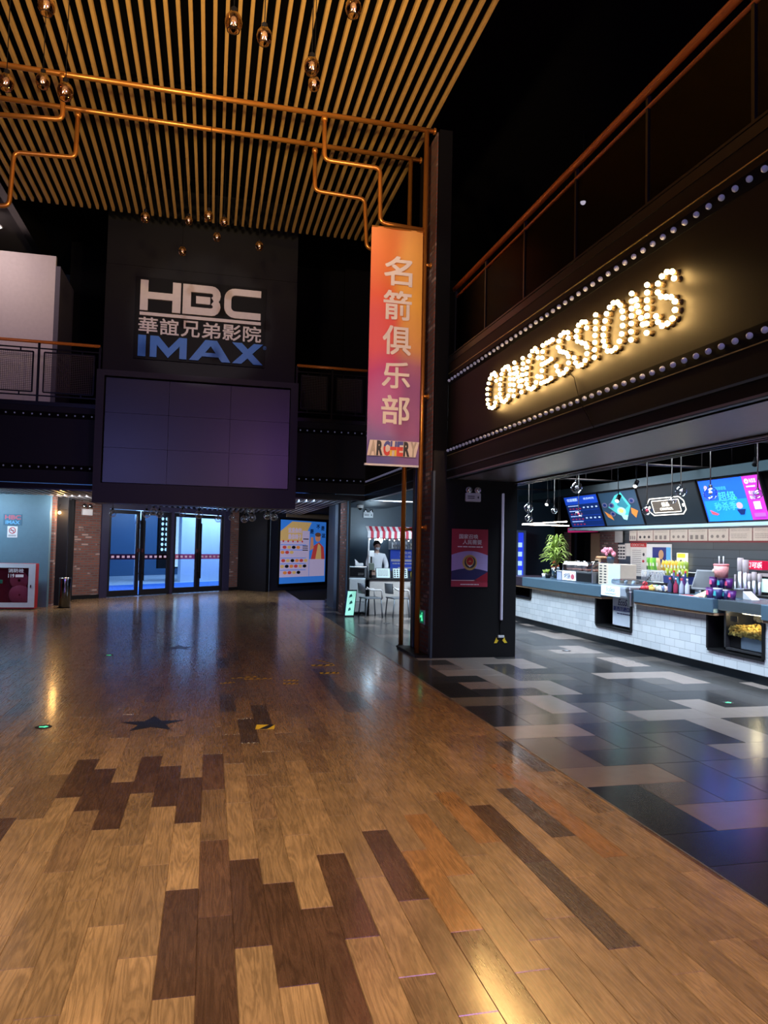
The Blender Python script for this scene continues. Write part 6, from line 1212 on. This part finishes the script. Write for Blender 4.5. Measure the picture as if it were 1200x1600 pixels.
# awning
t = thing('striped_awning', 'small red and white striped awning over the kiosk', 'awning', (4.1, 16.3, 1.7)); a, b_ = U(575, 823, 1, 16.2), U(650, 838, 1, 16.2); n_ = 18; ax0, ax1 = a.x, b_.x+.1; W_, R_ = MB(), MB()
for i in range(n_):
    x0 = ax0+(ax1-ax0)*i/n_; x1 = ax0+(ax1-ax0)*(i+1)/n_; m_ = W_ if i % 2 == 0 else R_
    m_.prism([(0, 0), (x1-x0, 0), (x1-x0, .28), (0, .28)], (x0, 16.2, 1.84), (1, 0, 0), Vector((0, .9, .5)).normalized(), .01)
    m_.prism([(0, 0), ((x1-x0)*.2, -.03), ((x1-x0)*.5, -.045), ((x1-x0)*.8, -.03), (x1-x0, 0), (x1-x0, .14), (0, .14)], (x0, 16.195, 1.72), (1, 0, 0), (0, 0, 1), .008)
part('white_stripes', W_, mat('awning_white', (.62, .62, .66), .6), t); part('red_stripes', R_, mat('awning_red', (.45, .03, .06), .6), t)
part('post', MB().tube([(ax0+.03, 16.22, .8), (ax0+.03, 16.22, 1.84)], .02, 8), WHITE, t); part('post', MB().tube([(ax1-.03, 16.22, .8), (ax1-.03, 16.22, 1.84)], .02, 8), WHITE, t)
sb_ = part('string_light_wire', MB().tube([(ax0, 16.18, 1.70), (ax1, 16.18, 1.70)], .004, 5), BLACK, t)
q = MB()
for i in range(11): q.ball((ax0+.05+i*(ax1-ax0-.1)/10, 16.18, 1.675-.01*(i % 3)), .014, 7)
part('string_bulbs', q, em('string_bulb_glow', (1, .9, .75), 5), t)
e = U(592, 844, 1, 18.35); t = thing('round_wall_lamp', 'glowing round white lamp on the kiosk back wall', 'wall lamp', (e.x, 18.3, e.z)); part('globe', MB().ball((e.x, 18.28, e.z), .085, 16), em('round_lamp_glow', (.85, .92, 1), 9), t); part('mount', MB().tube([(e.x, 18.33, e.z), (e.x, 18.4, e.z)], .04, 12), WHITE, t)
# blue boards on the back right
plate('blue_notice_board', 'blue notice board with white characters behind the kiosk', 610, 859, 650, 892, 18.3, mat('cobalt_board', (.02, .06, .42), .5, emit=(.02, .06, .45), es=.35),
      lambda b, w, h: (b.text('lettering', PWH, '欢迎光临', w*.35, h*.80, w*.95, h*.93, 1, bold=.02), b.text('lettering', PWH, '请往里走', w*.35, h*.62, w*.95, h*.74, 1, bold=.02), b.rect('white_bar', PWH, w*.03, h*.44, w*.97, h*.55, 1), b.lines('small_print', PWH, w*.08, h*.3, w*.95, h*.38, 1, 1, .7, seed=3), b.lines('small_print', PWH, w*.3, h*.1, w*.9, h*.18, 1, 1, .7, seed=6)))
t = thing('goods_shelf', 'crowded shelf of small pale goods behind the kiosk', 'shelf', (4.8, 18.1, 1.25)); a, b_ = U(610, 840, 1, 18.2), U(650, 858, 1, 18.2)
part('board', MB().box(a.x, b_.x, 18.1, 18.38, b_.z-.02, b_.z).box(a.x, b_.x, 18.36, 18.38, b_.z, a.z), mat('grey_shelf', (.2, .22, .26), .5), t)
rr = random.Random(5)
for i in range(9):
    x = a.x+.04+i*(b_.x-a.x-.08)/9; hh = rr.uniform(.09, .2); tt = thing('goods_box', ('first','second','third','fourth','fifth','sixth','seventh','eighth','ninth')[i]+' small box from the left on the shelf above the blue board', 'box', (x, 18.15, b_.z)); tt['label'] = tt['label']
    part('carton', MB().bbox(x, x+.055, 18.12, 18.2, b_.z, b_.z+hh, .004), mat('goods_%d' % (i % 4), ((.6, .62, .66), (.5, .52, .6), (.25, .28, .4), (.6, .55, .5))[i % 4], .5), tt); part('print', MB().box(x+.012, x+.043, 18.117, 18.12, b_.z+hh*.3, b_.z+hh*.6), GR, tt)
e = U(575, 803, 1, 18.4); emergency_light('white twin-head emergency light on the dark wall above the kiosk', (e.x, 18.4, e.z-.03), (1, 0, 0), 1.0)
e = U(563, 789, 1, 17.0); t = thing('dome_camera', 'small white dome camera under the kiosk ceiling', 'camera', (e.x, 17.0, 2.45)); part('base', MB().lathe((e.x, 17.0, 2.49), [(.0, .0), (.09, .0), (.09, -.06), (.05, -.08)], 16), WHITE, t); part('dome', MB().ball((e.x, 17.0, 2.42), .055, 12), BLACK, t)
struct('ceiling_kiosk', MB().box(3.1, 4.4, 15.45, 18.4, 2.49, 2.52), mat('kiosk_soffit', (.04, .05, .07), .4)); struct('trim_kiosk_line', MB().box(3.25, 4.2, 14.9, 14.93, 2.47, 2.485), mat('bright_edge', (.55, .55, .6), .3, .9))
# chairs
def chair(label, x, y, rz):
    t = thing('chair', label, 'chair', (x, y, 0), rz); CH = mat('chair_grey', (.20, .22, .25), .4, .3)
    for sx in (-.18, .18):
        for sy in (-.18, .18): part('leg', MB().tube([(sx*1.05, sy*1.1, 0), (sx, sy*.9, .40)], .016, 8), CH, t)
    part('seat', MB().bbox(-.2, .2, -.2, .2, .39, .42, .012), CH, t)
    for sx in (-.2, .2): part('armrest', MB().tube([(sx, -.18, .40), (sx, -.17, .58), (sx, .1, .58), (sx, .19, .64)], .017, 8, bend=.05), mat('chair_pale_arm', (.62, .60, .60), .35), t)
    bk_ = MB(); vs = []; n = 8
    for k in range(n+1):
        a = -1+2*k/n; vs += [(a*.2, .2+.05*(1-a*a), .5), (a*.2, .22+.05*(1-a*a), .72)]
    bk_.add(vs+[(x_, y_+.015, z_) for x_, y_, z_ in vs], [[2*k, 2*k+2, 2*k+3, 2*k+1] for k in range(n)]+[[2*k+1+2*n+2, 2*k+3+2*n+2, 2*k+2+2*n+2, 2*k+2*n+2] for k in range(n)]+[[1+2*k, 3+2*k, 3+2*k+2*n+2, 1+2*k+2*n+2] for k in range(n)], True)
    part('backrest', bk_, CH, t); return t
chair('grey chair with pale armrests at the left front of the kiosk', 3.42, 15.45, PI/2+.2); chair('second grey chair with pale armrests, half behind the copper pole', 4.02, 15.45, PI/2+.2)
# floor signs
def stand_sign(label, x0, x1, Y, h, lean, m_, rz=0):
    t = thing('floor_sign', label, 'sign', ((x0+x1)/2, Y, 0)); ux = Vector((math.cos(rz), math.sin(rz), 0)); nb_ = Vector((-math.sin(rz), math.cos(rz), 0)); uy = (Vector((0, 0, 1))+nb_*.16+ux*lean).normalized(); w = x1-x0
    part('frame', MB().prism([(0, 0), (w, 0), (w, h), (0, h)], (x0, Y, 0.0), ux, uy, .02), CHROME, t); bd = Board(Vector((x0, Y, 0)), ux, uy, t); bd.rect('face', m_, w*.07, h*.05, w*.93, h*.95, 1)
    for k, (a, b, c, d) in enumerate(((.3, .2, .6, .35), (.35, .45, .7, .6), (.25, .7, .6, .85))): bd.poly('drawing', mat('dark_teal_print', (.05, .2, .2), .5), [(w*a, h*b), (w*c, h*(b+.05)), (w*(c-.1), h*d), (w*(a+.05), h*(d-.04))], 2)
    bd.build(); part('rear_leg', MB().prism([(0, 0), (.04, 0), (.04, h*.9), (0, h*.9)], tuple(Vector((x0, Y, 0))+ux*w*.45+nb_*.3), ux, (Vector((0, 0, 1))-nb_*.12).normalized(), .01), BLACK, t)
MINT = mat('mint_lit_face', (.35, .68, .60), .4, emit=(.3, .8, .65), es=.9)
stand_sign('leaning mint-green framed sign on the floor left of the refrigerator', 2.84, 3.06, 15.42, .58, .16, MINT, .15); stand_sign('tall pale mint sign at the right end of the kiosk counter', 4.40, 4.62, 15.7, .74, 0, MINT)
# ------------------------------------------------------------------ person behind the kiosk counter
def skinned(name, nodes, edges, m_, parent, sub=2):
    me = bpy.data.meshes.new(name); me.from_pydata([n[0] for n in nodes], edges, []); o = bpy.data.objects.new(name, me); COL.objects.link(o)
    md = o.modifiers.new('s', 'SKIN'); 
    for v, n in zip(me.skin_vertices[0].data, nodes): v.radius = n[1] if isinstance(n[1], tuple) else (n[1], n[1])
    me.skin_vertices[0].data[0].use_root = True; s_ = o.modifiers.new('u', 'SUBSURF'); s_.levels = sub; s_.render_levels = sub
    dg = bpy.context.evaluated_depsgraph_get(); m2 = bpy.data.meshes.new_from_object(o.evaluated_get(dg)); bpy.data.objects.remove(o)
    m2.materials.clear(); m2.materials.append(m_)
    for f_ in m2.polygons: f_.use_smooth = True
    o2 = bpy.data.objects.new(name, m2); COL.objects.link(o2); o2.parent = parent; return o2
PX, PY = 3.86, 16.9
t = thing('person', 'person with dark hair and face mask in a white top standing behind the kiosk counter', 'person', (PX, PY, 0)); SKN = mat('skin', (.50, .32, .25), .5)
sc = .97
def s3(x, y, z): return (x*sc, y*sc, z*sc)
N_ = [(s3(0, 0, .88), (.13, .09)), (s3(0, 0, 1.05), (.12, .085)), (s3(0, 0, 1.22), (.15, .09)), (s3(0, 0, 1.34), (.12, .075)), (s3(0, -.01, 1.42), (.045, .045)), (s3(0, -.02, 1.50), (.065, .075)), (s3(0, -.02, 1.60), (.07, .085)), (s3(0, -.01, 1.655), (.045, .055)),
      (s3(-.17, 0, 1.33), (.055, .055)), (s3(-.24, -.02, 1.1), (.042, .042)), (s3(-.16, -.2, .98), (.034, .034)), (s3(-.09, -.32, .96), (.026, .02)), (s3(.17, 0, 1.33), (.055, .055)), (s3(.25, -.03, 1.1), (.042, .042)), (s3(.18, -.2, .98), (.034, .034)), (s3(.12, -.32, .96), (.026, .02)),
      (s3(-.1, 0, .80), (.085, .085)), (s3(-.1, -.01, .45), (.06, .06)), (s3(-.1, 0, .08), (.04, .045)), (s3(-.1, -.13, .03), (.04, .025)), (s3(.1, 0, .80), (.085, .085)), (s3(.1, -.01, .45), (.06, .06)), (s3(.1, 0, .08), (.04, .045)), (s3(.1, -.13, .03), (.04, .025))]
E_ = [(0, 1), (1, 2), (2, 3), (3, 4), (4, 5), (5, 6), (6, 7), (3, 8), (8, 9), (9, 10), (10, 11), (3, 12), (12, 13), (13, 14), (14, 15), (0, 16), (16, 17), (17, 18), (18, 19), (0, 20), (20, 21), (21, 22), (22, 23)]
# fingers
for hand, sgn in ((11, 1), (15, -1)):
    hx, hy, hz = N_[hand][0]
    for k in range(4):
        i0 = len(N_); ox = (-.027+.018*k); L_ = (.05, .06, .056, .044)[k]
        N_ += [((hx+ox, hy-.03, hz), (.009, .009)), ((hx+ox*1.1, hy-.03-L_*.6, hz-.006), (.008, .008)), ((hx+ox*1.1, hy-.03-L_, hz-.022), (.007, .007))]; E_ += [(hand, i0), (i0, i0+1), (i0+1, i0+2)]
    i0 = len(N_); N_ += [((hx+sgn*.035, hy+.0, hz), (.01, .01)), ((hx+sgn*.05, hy-.035, hz-.008), (.008, .008))]; E_ += [(hand, i0), (i0, i0+1)]
skinned('body', N_, E_, SKN, t)
# clothing: white top over torso and arms, dark trousers
def grow(r, k=.014): return tuple(v+k for v in r) if isinstance(r, tuple) else r+k
T_ = [N_[i] for i in (0, 1, 2, 3, 8, 9, 10, 12, 13, 14)]+[(s3(0, 0, 1.405), (.052, .05))]; skinned('white_top', [(p_, grow(r_, .018)) for p_, r_ in T_], [(0, 1), (1, 2), (2, 3), (3, 4), (4, 5), (5, 6), (3, 7), (7, 8), (8, 9), (3, 10)], mat('white_cotton', (.66, .68, .74), .8), t)
T_ = [N_[i] for i in (0, 16, 17, 18, 20, 21, 22)]; skinned('trousers', [(p_, grow(r_, .012)) for p_, r_ in T_], [(0, 1), (1, 2), (2, 3), (0, 4), (4, 5), (5, 6)], mat('dark_trousers', (.03, .03, .04), .8), t)
ROOT[t.name] = Vector((PX, PY, 0)); hc = Vector((PX, PY-.02*sc, 1.585*sc))
hr = MB(); hr.ball((hc.x, hc.y+.018, hc.z+.025), .098, 16, sc=(.92, 1.02, 1.0)); ho = part('hair', hr, mat('black_hair', (.015, .012, .012), .5), t)
fc = MB(); fc.ball((hc.x, hc.y-.030, hc.z-.03), .078, 18, sc=(.90, .90, 1.15)); part('face', fc, SKN, t)
mk = MB(); mk.ball((hc.x, hc.y-.052, hc.z-.068), .062, 14, sc=(.95, .85, .75)); part('face_mask', mk, mat('pale_mask', (.55, .6, .66), .7), t)
ey = MB()
for q_ in (-1, 1): ey.ball((hc.x+q_*.028, hc.y-.096, hc.z-.018), .009, 8, sc=(1.3, .6, .8))
part('eyes', ey, BLACK, t); part('nose', MB().ball((hc.x, hc.y-.106, hc.z-.035), .012, 8, sc=(.8, 1, 1.3)), SKN, t)
er = MB()
for q_ in (-1, 1): er.ball((hc.x+q_*.074, hc.y-.01, hc.z-.03), .02, 8, sc=(.4, .8, 1.2))
part('ears', er, SKN, t)
for o in bpy.data.objects:
    if o.type == 'MESH' and o.data.materials and o.data.materials[0] is None: print('NOMAT', o.name)
